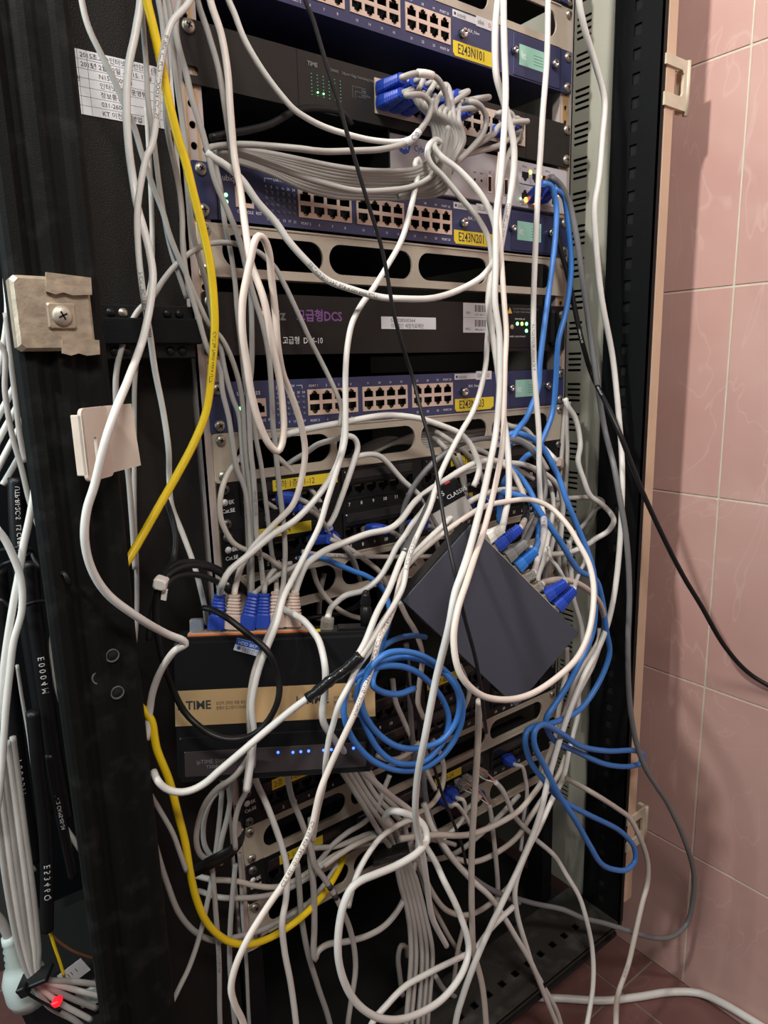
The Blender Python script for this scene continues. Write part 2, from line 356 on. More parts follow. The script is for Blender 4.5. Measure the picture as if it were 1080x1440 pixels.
# paper notice on the filler panel
b = MB(); Fp = tr(FRONT, 0, 0, -9.9); x0, x1, z0, z1 = -322, -243.5, 209, 253.8
b.box(Fp, x0, x1, z0, z1, 0, .25, PAPER)
for i in range(1, 7): b.box(Fp, x0, x1, z1-i*6.4-.12, z1-i*6.4+.12, .25, .3, INK)
for x in (-318.4, -311.5, -259): b.box(Fp, x-.12, x+.12, z0, z1, .25, .3, INK)
rows = [('2015', ' 초고속인터넷 회선단자 (경기서)'), ('2015', '년 2월 12일 - 2015. 12월'), ('', 'N15G-0094-1'), ('', '인터넷 센터 운영팀'), ('', '정보통신부'), ('', '031-2600'), ('', 'KT 이천 서 영업')]
for i, (a, t) in enumerate(rows):
    b.text(Fp, -316.6, z1-4.9-i*6.4, a, 4.6, INK, z=.32); b.text(Fp, -309 + (5 if i > 1 else 0), z1-4.9-i*6.4, t, 4.6, INK, z=.32)
b.text(Fp, -321.6, z1-21.8, '원', 4.4, INK, z=.32)
tag(b.build('paper_notice'), 'white printed table of Korean text stuck on the dark panel at upper left', 'paper')

# ---------------------------------------------------------------- rack units
FY = 3.0      # faceplates stand 3 mm proud of the rails
G0 = tr(FRONT, 0, 0, 0)
def notch(x, z, w, h, up):
    t = w*.22; s = 1 if up else -1
    P = [(x-w/2, z-s*h/2), (x+w/2, z-s*h/2), (x+w/2, z+s*h*.2), (x+w/2-t, z+s*h*.2), (x+w/2-t, z+s*h*.42), (x+w*.14, z+s*h*.42), (x+w*.14, z+s*h*.56), (x-w*.14, z+s*h*.56), (x-w*.14, z+s*h*.42), (x-w/2+t, z+s*h*.42), (x-w/2+t, z+s*h*.2), (x-w/2, z+s*h*.2)]
    return P if up else P[::-1]
def port_array(parent, x0, zc, cols, pitch, m=PORTM, hh=24.5, name='port_block', cells=None):
    b = MB(); wd = cols*pitch+1.0; hl = []
    for c in range(cols):
        for r in (0, 1): hl.append(notch(x0+pitch*(c+.5), zc+(6.1 if r == 0 else -6.1), 11.2, 8.6, r == 0))
    b.plate(tr(FRONT, 0, 0, FY), rect(x0-.5, x0+wd-.5, zc-hh/2, zc+hh/2), hl, .0, .9, m)
    for c in range(cols+1):
        x = x0+pitch*c; b.box(tr(FRONT, 0, 0, FY), x-.5, x+.5, zc-hh/2+1, zc+hh/2-1, -11, 0, VOID)
    b.box(tr(FRONT, 0, 0, FY), x0, x0+wd-1, zc-hh/2+.6, zc+hh/2-.6, -13, -11, VOID)
    for c in range(cols):       # gold contacts glinting in the openings
        for r in (0, 1):
            for k in range(4):
                x = x0+pitch*(c+.5)-3+2*k; z = zc+(9.2 if r == 0 else -9.2); b.box(tr(FRONT, 0, 0, FY), x-.2, x+.2, z-.9, z+.9, -5, -1.5, PINS)
    return b.build(name, parent)
def led(b, F, x, y, r, m): b.lathe(tr(F, x, y, 0), [(r, 0), (r, .5), (r*.6, .9), (.05, 1.0)], m, 10)
def body(parent, x0, x1, z0, z1, depth, m, name='chassis', front=1.5):
    b = MB(); b.box(FRONT, x0, x1, z0, z1, -depth, -14, m); F = FRONT
    b.box(F, x0, x1, z1-1.2, z1, -14, front, m); b.box(F, x0, x1, z0, z0+1.2, -14, front, m); b.box(F, x0, x0+1.2, z0, z1, -14, front, m); b.box(F, x1-1.2, x1, z0, z1, -14, front, m)
    return b.build(name, parent)
def blue_switch(zt, tagtext, label, brand, sub, asset, stick, group, extra=()):
    zb = zt-44.3; zc = zt-22.4
    t = thing('network_switch', label, 'network switch', (0, 0, zb), group)
    body(t, -218, 218, zb+.5, zt-.5, 260, NAVY)
    F = tr(FRONT, 0, 0, FY); b = MB()
    holes = [rect(-140.5, -82, zc-12, zc+12), rect(-76, -17.6, zc-12, zc+12), rect(-10.8, 47.4, zc-12, zc+12), rect(-202.5, -186.5, zc-9.5, zc+6)]
    b.plate(F, rect(-219, 219, zb, zt), holes, -1.6, 0, NAVY)
    for s in (-1, 1):
        x0, x1 = sorted((s*219.4, s*240.5))
        b.plate(F, rrect(x0, x1, zb, zt, 1.5, 2), [circ(s*232.5, zt-38.2, 3)], -3, -.4, NAVY); b.box(F, s*219.4-.35, s*219.4+.35, zb, zt, -2, .1, VOID)
    b.text(F, -214, zc+10, brand, 7.0, LETTER, sx=.95)
    b.text(F, -202, zc-14.5, 'CONSOLE', 3.4, LETTER); b.text(F, -184, zc-14.5, 'RST', 3.4, LETTER); b.lathe(tr(F, -180, zc-4.5), [(1, 0), (1, .1), (.1, .12)], VOID, 10)
    b.text(F, -165, zc+15.2, 'L/A/TH', 3.4, LETTER)
    for x0, x1, z0, z1 in ((-174, -166, zc+16.4, zc+16.8), (-152.5, -146, zc+16.4, zc+16.8), (-174, -173.6, zc+13.5, zc+16.8), (-146.4, -146, zc+13.5, zc+16.8)): b.box(F, x0, x1, z0, z1, 0, .1, LETTER)
    for i, s_ in enumerate(('4', '8', '12', '16', '20', '24')): b.text(F, -173+i*5.6, zc+9, s_, 3.2, LETTER, 'CENTER')
    for i, s_ in enumerate(('1', '5', '9', '13', '17', '21')): b.text(F, -173+i*5.6, zc-18, s_, 3.2, LETTER, 'CENTER')
    for i in range(6):
        for j in range(4): b.lathe(tr(F, -173+i*5.6, zc+5.5-j*5.2), [(1.7, 0), (1.6, .4), (.05, .5)], LGDIM, 10)
    px = [-140.5+14.4*(c+.5) for c in range(4)]+[-76+14.4*(c+.5) for c in range(4)]+[-10.8+14.4*(c+.5) for c in range(4)]
    top = ['PORT 1', '2', '3', '4', '9', '10', '11', '12', '17', '18', '19', 'PORT 20']; bot = ['PORT 5', '6', '7', '8', '13', '14', '15', '16', '21', '22', '23', 'PORT 24']
    for x, a, c in zip(px, top, bot): b.text(F, x, zc+14.6, a, 3.2, LETTER, 'CENTER'); b.text(F, x, zc-18.4, c, 3.2, LETTER, 'CENTER')
    b.text(F, 72, zc+6, sub, 4, LETTER); b.text(F, 158, zc+17.3, 'P3624FG', 3.6, LETTER, bold=.06); b.text(F, 170, zc-18.4, 'UP-LINK 2', 3, LETTER)
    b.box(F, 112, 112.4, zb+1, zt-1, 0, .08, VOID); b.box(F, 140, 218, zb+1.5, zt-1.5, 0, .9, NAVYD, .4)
    b.build('faceplate', t)
    for x in (-140.5, -76, -10.8): port_array(t, x, zc, 4, 14.4)
    b = MB(); b.plate(F, rect(-203, -186, zc-10, zc+6.5), [notch(-193, zc-2, 11, 8.6, True)], 0, 1, PORTM); b.box(F, -202, -187, zc-9, zc+5.5, -12, -10, VOID); b.build('console_port', t)
    for dz in (1.5, 7): b = MB(); led(b, F, -211.5, zc-dz, 1.6, LGREEN); b.build('status_lamp', t)
    for x, z in ((63, zc+1.5), (139.5, zc+2.5), (206, zc+3)):
        q_ = 3.6 if x == 139.5 else 4.4; b = MB(); b.lathe(tr(F, x, z, 0), [(q_, 0), (q_, 5.5), (q_*.87, 6.2), (q_*.5, 6.2), (q_*.43, 4.6), (.05, 4.6)], CHROME, 18); b.build('thumbscrew', t)
    b = MB(); b.plate(F, [(51, zb+4.5), (53.5, zb+1.5)]+[(107, zb+1.6), (112.5, zb+4.6), (112.5, zb+15.5), (51, zb+15.5)], [], .1, .4, YTAG); b.text(F, 57, zb+4.6, asset, 13, INK, z=.45, sx=.72, bold=.1); b.build('asset_label', t, 'yellow label tape reading ' + asset)
    b = MB(); b.box(F, 50.5, 85, zt-7.4, zt-1, .1, .35, PAPER); b.text(F, 52, zt-5.6, '■ |||ı||||ıı||||', 3.6, INK, z=.4)
    b.box(F, 83.5, 108.5, zt-8.6, zt+1.0, .36, .6, PAPER); b.text(F, 85.5, zt-6, stick, 6, INK, z=.62, sx=.8); b.text(F, 101, zt-6, stick and 'O', 6, REDPR, z=.62, sx=.8, bold=.1); b.build('barcode_label', t)
    b = MB(); b.box(F, 149, 190, zc-9, zc+11.5, .92, 1.2, MINT); b.text(F, 152, zc-2.5, 'kt', 11, LETTER, z=1.25, bold=.15, sx=.8)
    for k in range(4): b.box(F, 172, 188, zc+4.6-k*3, zc+5-k*3, 1.2, 1.25, INK)
    b.build('service_sticker', t, 'mint green square sticker')
    screws = [(-232.5, zt-6.2), (-232.5, zt-38), (232.5, zt-6.2), (232.5, zt-38)]
    for x, z in screws: screw(t, tr(FRONT, 0, 0, 2.6), x, z)
    return t
blue_switch(367.2, 's1', 'topmost blue 24-port switch, yellow label E243N10 at its right end', 'ubiquoss', 'BLK_New', 'E243N101', 'olleh', None)
blue_switch(185.5, 's2', 'middle blue 24-port switch right below the silver appliance, two green lamps lit', 'ubiquoss', 'BLK_New', 'E243N201', 'OLLEH', None)
blue_switch(6.2, 's3', 'lowest blue 24-port switch below the wide black unit, label E243N203', 'ubiquoss', 'BLK_New', 'E243N203', 'GIGA', None)

def oval_panel(zt, zb, label):
    t = thing('vented_blank_panel', label, 'blank panel', (0, 0, zb), 'tan panels with oval openings'); zc = (zt+zb)/2
    b = MB(); F = tr(FRONT, 0, 0, FY); hl = [rrect(c-51, c+51, zc-13.8, zc+13.8, 13.7, 7) for c in (-167, -58.2, 52, 161.5)]
    hl = [[(max(-219, x), y) for x, y in h] for h in hl]
    b.plate(F, rrect(-239.5, 239.5, zb, zt, 2, 2), hl, -3, -.6, TAN)
    b.box(F, -219, 219, zt-1.6, zt, -12, 0.4, TAN); b.box(F, -219, 219, zb, zb+1.6, -12, .4, TAN)
    b.build('faceplate', t)
    for s in (-1, 1):
        for z in (zt-6.2, zb+6.2):
            if (s, z) != (1, zb+6.2): screw(t, tr(FRONT, 0, 0, 2.4), s*232.5, z, 4.8)
    return t
oval_panel(411.6, 367.8, 'tan panel with oval openings at the very top, above the uppermost blue switch')
oval_panel(138.5, 95, 'tan panel with oval openings between the middle blue switch and the wide black unit')
oval_panel(-38.6, -83, 'tan panel with oval openings directly under the lowest blue switch')
oval_panel(-172.4, -216.6, 'tan panel with oval openings under the two upper patch panels, mostly behind the boxes')
oval_panel(-432.6, -475, 'tan panel with oval openings just below the hanging black hub and slate box')
oval_panel(-520.5, -564.8, 'lowest tan panel with oval openings, near the bottom behind cables')

t = thing('rack_unit', 'dark rack unit cut off by the top edge of the picture', 'rack unit', (0, 0, 412))
b = MB(); b.box(FRONT, -240, 240, 412, 456, -1, 3, BLKPL, 1); b.box(FRONT, -218, 218, 412.5, 455.5, -240, -1, BLKPL); b.build('faceplate', t); b = MB(); b.box(FRONT, 214, 228, 414, 452, 3, 5, NAVY, .6); b.build('side_handle', t)
screw(t, tr(FRONT, 0, 0, 2.6), 232.5, 419)

# switch with the blue plugs and indicator lamps at its left
t = thing('network_switch', 'black rackmount switch with green lamps at its left and blue plugs crowding its ports', 'network switch', (0, 0, 244))
F = tr(FRONT, 0, 0, FY); zt, zb = 290., 243.
body(t, -218, 218, zb+.5, zt-.5, 200, CHARC)
b = MB(); b.plate(F, rrect(-241, 241, zb, zt, 2, 2), [rrect(-250, -229, zb+6, zb+13.5, 3, 3)[0:0] or rrect(-238.5, -228, zb+6.2, zb+13, 2.4, 3), rect(-50.6, 121, 252, 284), rect(126, 160, 254, 284)], -3, -.5, CHARC)
b.box(F, -135, -134.4, zb, zt, -1, -.3, VOID); b.box(F, 163, 163.6, zb, zt, -1, -.3, VOID)
b.box(F, -240.8, -135.2, zb, zt-.01, -.45, .2, CHARC) if False else None
b.text(F, -124.5, 279, 'TIME', 5, GREYPR, bold=.15); b.text(F, -104, 279, 'SG24000    24port Giga Switching Hub', 3.4, GREYPR)
for x0, x1, z0, z1 in ((-76, -60, 271.5, 271.8), (-76, -75.7, 262, 271.8), (-73, -60, 267.5, 267.8), (-73, -72.7, 262, 267.8), (-70, -60, 263.6, 263.9)): b.box(F, x0, x1, z0, z1, -.45, -.35, GREYPR)
b.text(F, -66, 268.5, 'Giga', 3, GREYPR); b.text(F, -66, 264.6, 'Link/Act', 3, GREYPR)
b.build('faceplate', t)
b = MB()
for i in range(6):
    for j in range(7):
        if i in (0,) and j < 2: pass
        m = LGREEN if (i, j) in ((1, 5), (2, 5), (4, 4)) else (mat('dim_green_lamp', (.10, .35, .2), .3, emit=.5))
        led(b, F, -121+i*6.2, 272.5-j*2.8, .8 if m is LGREEN else .45, m)
b.build('indicator_lamps', t)
port_array(t, -50.6, 268, 12, 14.25, m=mat('cream_port_shield', (.66, .56, .47), .4, metal=.3), hh=31)
port_array(t, 127, 269, 2, 16.4, m=mat('cream_port_shield', (.66, .56, .47), .4), hh=29)
for x, z in ((-234, zt-6), (234, zt-6), (234, zb+8)): screw(t, tr(FRONT, 0, 0, 2.6), x, z, 5.6)

# silver appliance resting above the middle switch
t = thing('network_appliance', 'silver-grey appliance with blue round logo, USB socket and glowing orange port lamps', 'network appliance', (105, 0, 186))
zt, zb = 240., 190.
b = MB(); b.box(FRONT, -33, 239, zb, zt, -230, 1, SILVER, 1.2); b.box(FRONT, -34, -32.2, zb-1, zt+1, -200, 1.4, BLKPL)
F = tr(FRONT, 0, 0, 1.1)
b.lathe(tr(F, -14, 230), [(8.2, 0), (8.2, .15), (.1, .16)], BLUEPR, 8, False); b.text(F, -14, 227, 'ADT', 6.5, LETTER, 'CENTER', z=.2, bold=.1, sx=.9)
b.text(F, -1, 227, 'CyberOAM', 8.5, BLUEPR, sx=.85, bold=.08)
for x in (84, 94): b.lathe(tr(F, x, 211), [(1.4, 0), (1.4, .1), (.1, .12)], VOID, 10); b.text(F, x, 217.5, 'RESET', 2, INK, 'CENTER')
b.text(F, 107, 219.5, 'Ψ', 4, INK, 'CENTER')
for x, a in ((164, 'ETH 0'), (184, 'ETH 1'), (164, 'ETH 2'), (184, 'ETH 3'), (206, 'ETH 4'), (222, 'ETH 5')):
    pass
for i, a in enumerate(('ETH 4', 'ETH 5', 'ETH 6')): b.text(F, 163+i*20, 233.5, a, 3, INK, 'CENTER')
for i, a in enumerate(('ETH 0', 'ETH 1', 'ETH 2', 'ETH 3')): b.text(F, 163+i*18, 192.5, a, 3, INK, 'CENTER')
b.build('chassis', t)
for x in (103, 129):
    b = MB(); b.box(F, x, x+7, 200, 218, 0, .5, CHROME); b.box(F, x+1.2, x+5.8, 201.5, 216.5, .3, .6, VOID); b.box(F, x+3.2, x+4.6, 203, 215, .5, .8, BLKPL); b.build('usb_socket', t)
b = MB()
for i in range(3):
    for j in range(2):
        x = 156+i*17.5; z = 217 if j else 197.5
        b.plate(F, rect(x-.8, x+16, z-1, z+15.5), [notch(x+7.6, z+7, 11.5, 9.5, j == 0)], 0, .9, SILVER); b.box(F, x, x+15, z, z+14.5, 0, .25, VOID)
b.plate(F, rect(208, 225, 196, 213), [notch(216.5, 204, 11.5, 9.5, True)], 0, .9, SILVER); b.box(F, 209, 224, 197, 212, 0, .25, VOID)
b.build('port_block', t)
for x, z, r, m in ((172, 229.5, 2.4, LYEL), (186, 231, 2.6, LAMBER), (190, 227, 2.2, LAMBER), (156, 199.5, 1.2, LGREEN), (165, 199, 3.0, LAMBER), (169, 200.5, 2.4, LAMBER), (180, 199, 3.0, LAMBER), (184, 200.5, 2.4, LAMBER), (222, 211, 1.8, LAMBER)):
    b = MB(); led(b, tr(F, 0, 0, .8), x, z, r, m); b.build('port_lamp', t)

# black DCS unit
t = thing('rack_unit', 'wide black rack unit with purple Korean lettering and a small lamp panel', 'rack unit', (0, 0, 29)); zt, zb = 82.5, 29.
body(t, -218, 218, zb+.5, zt-.5, 300, DARKG)
F = tr(FRONT, 0, 0, FY); b = MB(); b.plate(F, rrect(-240, 240, zb, zt, 3, 3), [], -2.6, 0, DARKG)
b.box(F, -206, -196, 42, 52, 0, 5, BLKPL, 2); b.lathe(tr(F, -183, 65), [(5.6, 0), (5.6, .15), (.1, .16)], REDPR, 6, False)
b.lathe(tr(F, -183, 65, .15), [(2.6, 0), (2.6, .1), (.1, .12)], LETTER, 16)
b.text(F, -175, 60, 'Biz', 13, GREYPR, bold=.35, sx=.95); b.text(F, -149, 60, '고급형DCS', 12, PURPLE, bold=.25, sx=.92); b.text(F, -164.5, 39, '고급형  DCS-10', 7.6, LETTER, sx=.88, bold=.05)
b.build('faceplate', t)
b = MB(); b.box(F, -50, 23.6, 53, 65.2, .05, .35, PAPER); b.text(F, -38, 60, '530028500364', 5.2, INK, z=.4, sx=1.05); b.text(F, -38, 54.4, '의료법인 새말의료재단', 5.2, INK, z=.4, sx=.9); b.build('owner_label', t)
b = MB(); b.box(F, 64, 114, 50, 82, .05, .35, PAPER); b.box(F, 64, 114, 66.2, 66.6, .35, .4, GREYINK)
b.text(F, 68, 70, 'S/N :', 4, INK, z=.4); b.text(F, 67, 52.6, 'MAC :', 4, INK, z=.4)
x = 82
while x < 110:
    w_ = random.choice((.5, .9, 1.3)); b.box(F, x, x+w_, 72.5, 80, .35, .4, INK); b.box(F, x, x+w_, 56.5, 64, .35, .4, INK); x += w_+random.choice((.6, 1.0))
b.text(F, 82, 68.5, 'ATD 203 11 7', 3.2, INK, z=.4); b.text(F, 82, 52.4, 'd8a6.aafe.11', 3.2, INK, z=.4); b.build('serial_label', t)
b = MB(); b.box(F, 131, 205, 33, 80.5, 0, .8, BLKPL, .5); b.plate(tr(F, 0, 0, .8), [(134, 72), (142, 72), (138, 79)], [], 0, .1, mat('amber_print', (.75, .45, .05), .5))
b.text(F, 144, 76.5, 'DO NOT COVER A DEVICE OR VENTS', 2.6, GREYPR, z=.85); b.text(F, 144, 73, 'TO KEEP IT FROM OVERHEATING', 2.6, GREYPR, z=.85)
b.lathe(tr(F, 141.5, 56.5, .8), [(2.8, 0), (2.8, .8), (.1, 1.)], GASKET, 14)
for x, z, m in ((151, 60.5, LGREEN), (159, 60.5, LYEL), (167, 60.5, LGREEN), (167, 52.5, LGREEN)): led(b, tr(F, 0, 0, .8), x, z, 2.1, m)
b.text(F, 147, 65, 'PWR SYNC AC', 2.6, LETTER, z=.85); b.text(F, 138, 45, 'INSERT', 2.6, LETTER, z=.85); b.text(F, 147, 45, ' ADD STM BATT', 2.6, LETTER, z=.85)
b.box(F, 207, 217, 36, 78, 0, 8, BLKPL, 3); b.build('lamp_panel', t)
for x, z in ((-232.5, 74), (-232.5, 37), (232.5, 72)): screw(t, tr(FRONT, 0, 0, 2.6), x, z, 5.6)

# patch panels
GX = (-208.7, -97., 11., 120.)
def patch_panel(zt, label, tags):
    t = thing('patch_panel', label, 'patch panel', (0, 0, zt-44.2), 'black 24-port patch panels'); zb = zt-44.2
    F = tr(FRONT, 0, 0, FY); b = MB(); hl = [rect(g-8, g+85, zb+12.5, zb+30) for g in GX]
    b.plate(F, rrect(-239.5, 239.5, zb, zt, 2, 2), hl, -2.6, -.4, BLKPL)
    for g in GX:
        b.plate(F, rrect(g-9, g+86, zb+10.5, zt-2, 3, 3), [rect(g-7, g+84, zb+12.5, zb+28)], -.4, 1.2, BLKPL)
        b.box(F, g-6, g+83, zb+31, zt-4, 1.2, 2.2, mat('satin_black_plastic', (.016, .015, .015), .25), .8)
    b.lathe(tr(F, -233, zt-18), [(3.2, 0), (3.2, .1), (.1, .12)], LETTER, 18); b.text(F, -229.3, zt-19.8, 'EK', 5.2, LETTER, sx=.9, bold=.1); b.text(F, -236.5, zt-27.5, 'Cat.5E', 5.0, LETTER, sx=.95, bold=.08)
    for i in range(24): b.text(F, GX[i//6]+15.3*(i % 6), zb+3.6, str(i+1), 5.0, LETTER, 'CENTER', z=.0, bold=.05)
    b.build('faceplate', t)
    for g in GX:
        b = MB(); hj = [notch(g+15.3*i, zb+19.6, 11.8, 9.4, False) for i in range(6)]
        b.plate(F, rect(g-7.6, g+84.6, zb+12.6, zb+29.8), hj, -3.4, -2.6, BLKPL); b.box(F, g-7.6, g+84.6, zb+12.6, zb+29.8, -16, -13, VOID)
        for i in range(6):
            for k in range(4): b.box(F, g+15.3*i-3+2*k-.2, g+15.3*i-3+2*k+.2, zb+22, zb+25, -9, -5.5, PINS)
        b.build('jack_module', t)
    b = MB(); b.box(FRONT, -215, 215, zb+6, zt-6, -40, -18, VOID); b.build('rear_housing', t)
    for tx0, tx1, tz0, tz1, s_ in tags:
        b = MB(); b.plate(F, [(tx0, zt-tz0), (tx0, zt-tz1), (tx1, zt-tz1), (tx1, zt-tz0), (tx0+(tx1-tx0)*.55, zt-tz0+.7)], [], 2.4, 2.8, YTAG); b.text(F, tx0+2, zt-tz0+2.6, s_, min(8.6, (tz0-tz1)*.8), INK, z=2.85, sx=.85); b.build('floor_label', t, 'yellow label tape')
    for s in (-1, 1):
        for z in (zt-6.2, zb+6.2): screw(t, tr(FRONT, 0, 0, 2.5), s*232.5, z, 4.8, mat('dark_zinc_screw', (.16, .15, .14), .4, metal=.8))
    return t
patch_panel(-83.2, 'uppermost black patch panel, below the tan panel under the lowest blue switch', [(-185, -112, 13.5, 3, '지하 1층   1-12'), (42, 84, 14.5, 3, '1층 1-12')])
patch_panel(-127.6, 'second black patch panel from the top, its yellow tag half hidden by cables', [(-203, -145, 13.5, 3, '1층   13-24'), (52, 76, 14, 4, '층')])
patch_panel(-344.2, 'black patch panel behind the blue cable coil, above another patch panel', [(2, 52, 14.5, 3, '2층 37-48')])
patch_panel(-388.4, 'black patch panel peeking out right under the black hub, tag reading 2층 49-60', [(-206, -148, 13.5, 2, '2층  49-60')])
patch_panel(-476.2, 'black patch panel with yellow tag 3층 13-24 in the lower middle of the rack', [(-203, -150, 13.5, 3, '3층 1-12'), (12, 56, 13.5, 3, '3층 13-24')])

# ---------------------------------------------------------------- cables and connectors
def unit(a): a = np.array(a, float); return a/np.linalg.norm(a)
def at(u, v, y):                                # the point of the plane y mm in front of (-) or behind (+) the rack face, kept inside the cabinet and the room
    P = on(u, v, 1, y)
    if P[0] > 281 and P[1] > -93:
        Q = on(u, v, 0, 281); P = Q if Q[1] > -93 else on(u, v, 1, -98)
    if P[0] > WX-5: P = on(u, v, 0, WX-6)
    if P[2] < FZ+4: P = on(u, v, 2, FZ+4)
    return P
def parse(path, y0):
    L = []
    for tok in path.split():
        a = [float(x) for x in tok.split(',')]; L.append((a[0], a[1], a[2] if len(a) > 2 else None))
    n = len(L); ys = [l[2] for l in L]
    if ys[0] is None: ys[0] = y0
    if ys[-1] is None: ys[-1] = next((q for q in ys[::-1] if q is not None), y0)
    k = [i for i in range(n) if ys[i] is not None]
    s = [0.]
    for i in range(1, n): s.append(s[-1]+math.hypot(L[i][0]-L[i-1][0], L[i][1]-L[i-1][1]))
    yy = np.interp(s, [s[i] for i in k], [ys[i] for i in k])
    return [at(l[0], l[1], q) for l, q in zip(L, yy)]
def spline(P, step=4.0):
    P = [np.array(p, float) for p in P]; out = []
    Q = [2*P[0]-P[1]]+P+[2*P[-1]-P[-2]]
    for i in range(1, len(Q)-2):
        p0, p1, p2, p3 = Q[i-1:i+3]; a = .5
        t0 = 0.; t1 = t0+max(1e-3, np.linalg.norm(p1-p0))**a; t2 = t1+max(1e-3, np.linalg.norm(p2-p1))**a; t3 = t2+max(1e-3, np.linalg.norm(p3-p2))**a
        n = max(2, int(np.linalg.norm(p2-p1)/step)+1)
        for k in range(n):
            t = t1+(t2-t1)*k/n
            A1 = (t1-t)/(t1-t0)*p0+(t-t0)/(t1-t0)*p1; A2 = (t2-t)/(t2-t1)*p1+(t-t1)/(t2-t1)*p2; A3 = (t3-t)/(t3-t2)*p2+(t-t2)/(t3-t2)*p3
            B1 = (t2-t)/(t2-t0)*A1+(t-t0)/(t2-t0)*A2; B2 = (t3-t)/(t3-t1)*A2+(t-t1)/(t3-t1)*A3
            out.append((t2-t)/(t2-t1)*B1+(t-t1)/(t2-t1)*B2)
    out.append(P[-1]); return np.array(out)
def frames(C):
    T = np.gradient(C, axis=0); T /= np.linalg.norm(T, axis=1)[:, None]+1e-9
    V = unit(C[len(C)//2]-CAM); U = unit(np.cross(T[0], V)) if abs(np.dot(T[0], V)) < .99 else unit(np.cross(T[0], [0, 0, 1])); A = []; B = []
    for t in T:
        U = unit(U-np.dot(U, t)*t); A.append(U); B.append(np.cross(t, U))
    return T, np.array(A), np.array(B)
def tube(b, C, r, m, n=10, rr=None):
    T, A, B = frames(C); v = []
    for i in range(len(C)):
        q = r if rr is None else rr[i]
        for k in range(n): a = 2*PI*k/n; v.append(C[i]+q*(math.cos(a)*A[i]+math.sin(a)*B[i]))
    f = [(i*n+k, i*n+(k+1) % n, (i+1)*n+(k+1) % n, (i+1)*n+k) for i in range(len(C)-1) for k in range(n)]
    f.append(tuple(range(n-1, -1, -1))); f.append(tuple((len(C)-1)*n+k for k in range(n)))
    b.add(v, f, m, True)
def print_on(b, C, r, s, size, s0, m, flip=False):     # jacket print wrapped round the cable, on the side it shows at that place
    D = np.concatenate([[0], np.cumsum(np.linalg.norm(np.diff(C, axis=0), axis=1))]); T, A, B = frames(C)
    v, f = text_mesh(s, size, 0, 'LEFT', 0.)
    if len(v) == 0: return
    Lt = v[:, 0].max(); s0 = min(s0*D[-1], D[-1]-Lt-2)
    if s0 < 0: return
    i = int(np.searchsorted(D, s0+Lt/2)); i = min(i, len(C)-1)
    V = unit(CAM-C[i]); th0 = math.atan2(np.dot(V, B[i]), np.dot(V, A[i]))
    out = []
    for x, y, z in v:
        x_ = Lt-x if flip else x; y_ = (y-size*.35)*(-1 if flip else 1)
        ss = s0+x_; c = [np.interp(ss, D, C[:, k]) for k in range(3)]; j = min(len(C)-1, int(np.searchsorted(D, ss)))
        th = th0+y_/r; out.append(np.array(c)+(r+.06)*(math.cos(th)*A[j]+math.sin(th)*B[j]))
    b.add(out, f, m)
def boot(parent, base, tail, kind, k=1.):
    d = unit(np.array(tail)-base); L = np.linalg.norm(np.array(tail)-base)
    h = RX if abs(d[0]) < .7 else RZ
    if kind[0] == '|': h = np.array([.79, -.61, 0]); kind = kind[1:]
    if kind[0] == '^': h = bn; kind = kind[1:]
    ex = unit(np.cross(np.cross(d, h), d)); ey = np.cross(d, ex); F = np.eye(4); F[:3, 0] = ex; F[:3, 1] = ey; F[:3, 2] = d; F[:3, 3] = base
    b = MB(); m = {'b': BOOTB, 'l': BOOTLB, 'g': BOOTG, 'n': BOOTN, 'w': BOOTW, 'c': None}[kind]
    cl = L if m is None else 5.
    b.box(F, -5.8*k, 5.8*k, -4*k, 4*k, -8, cl, CLEARP, 1.0); b.box(F, -3*k, 3*k, 4*k, 5.6*k, -6, cl*.8, CLEARP)
    for i in range(8): b.box(F, (-4.2+i*1.2-.25)*k, (-4.2+i*1.2+.25)*k, -4.15*k, -3*k, 0, 5, PINS)
    b.build('modular_plug', parent, 'clear modular plug')
    if m is None: return
    b = MB(); v = []; n = 12; N = 22
    for i in range(N):
        t = i/(N-1); z = cl*.5+(L-cl*.5)*t; w_ = (7.9-3.0*t**1.6)*k; h_ = (6.6-2.2*t)*k
        if .38 < t < .97 and i % 2: w_ *= .84; h_ *= .86
        for q in range(n):
            a = 2*PI*q/n; c, s_ = math.cos(a), math.sin(a); e = .55
            v.append((w_*abs(c)**e*np.sign(c), h_*abs(s_)**e*np.sign(s_), z))
    f = [(i*n+q, i*n+(q+1) % n, (i+1)*n+(q+1) % n, (i+1)*n+q) for i in range(N-1) for q in range(n)]+[tuple(range(n-1, -1, -1)), tuple((N-1)*n+q for q in range(n))]
    b.add(b.loc(v, F), f, m); b.build('plug_boot', parent)
def P3(p): return at(*[float(x) for x in p.split(',')]) if isinstance(p, str) else np.array(p, float)
NC = 0
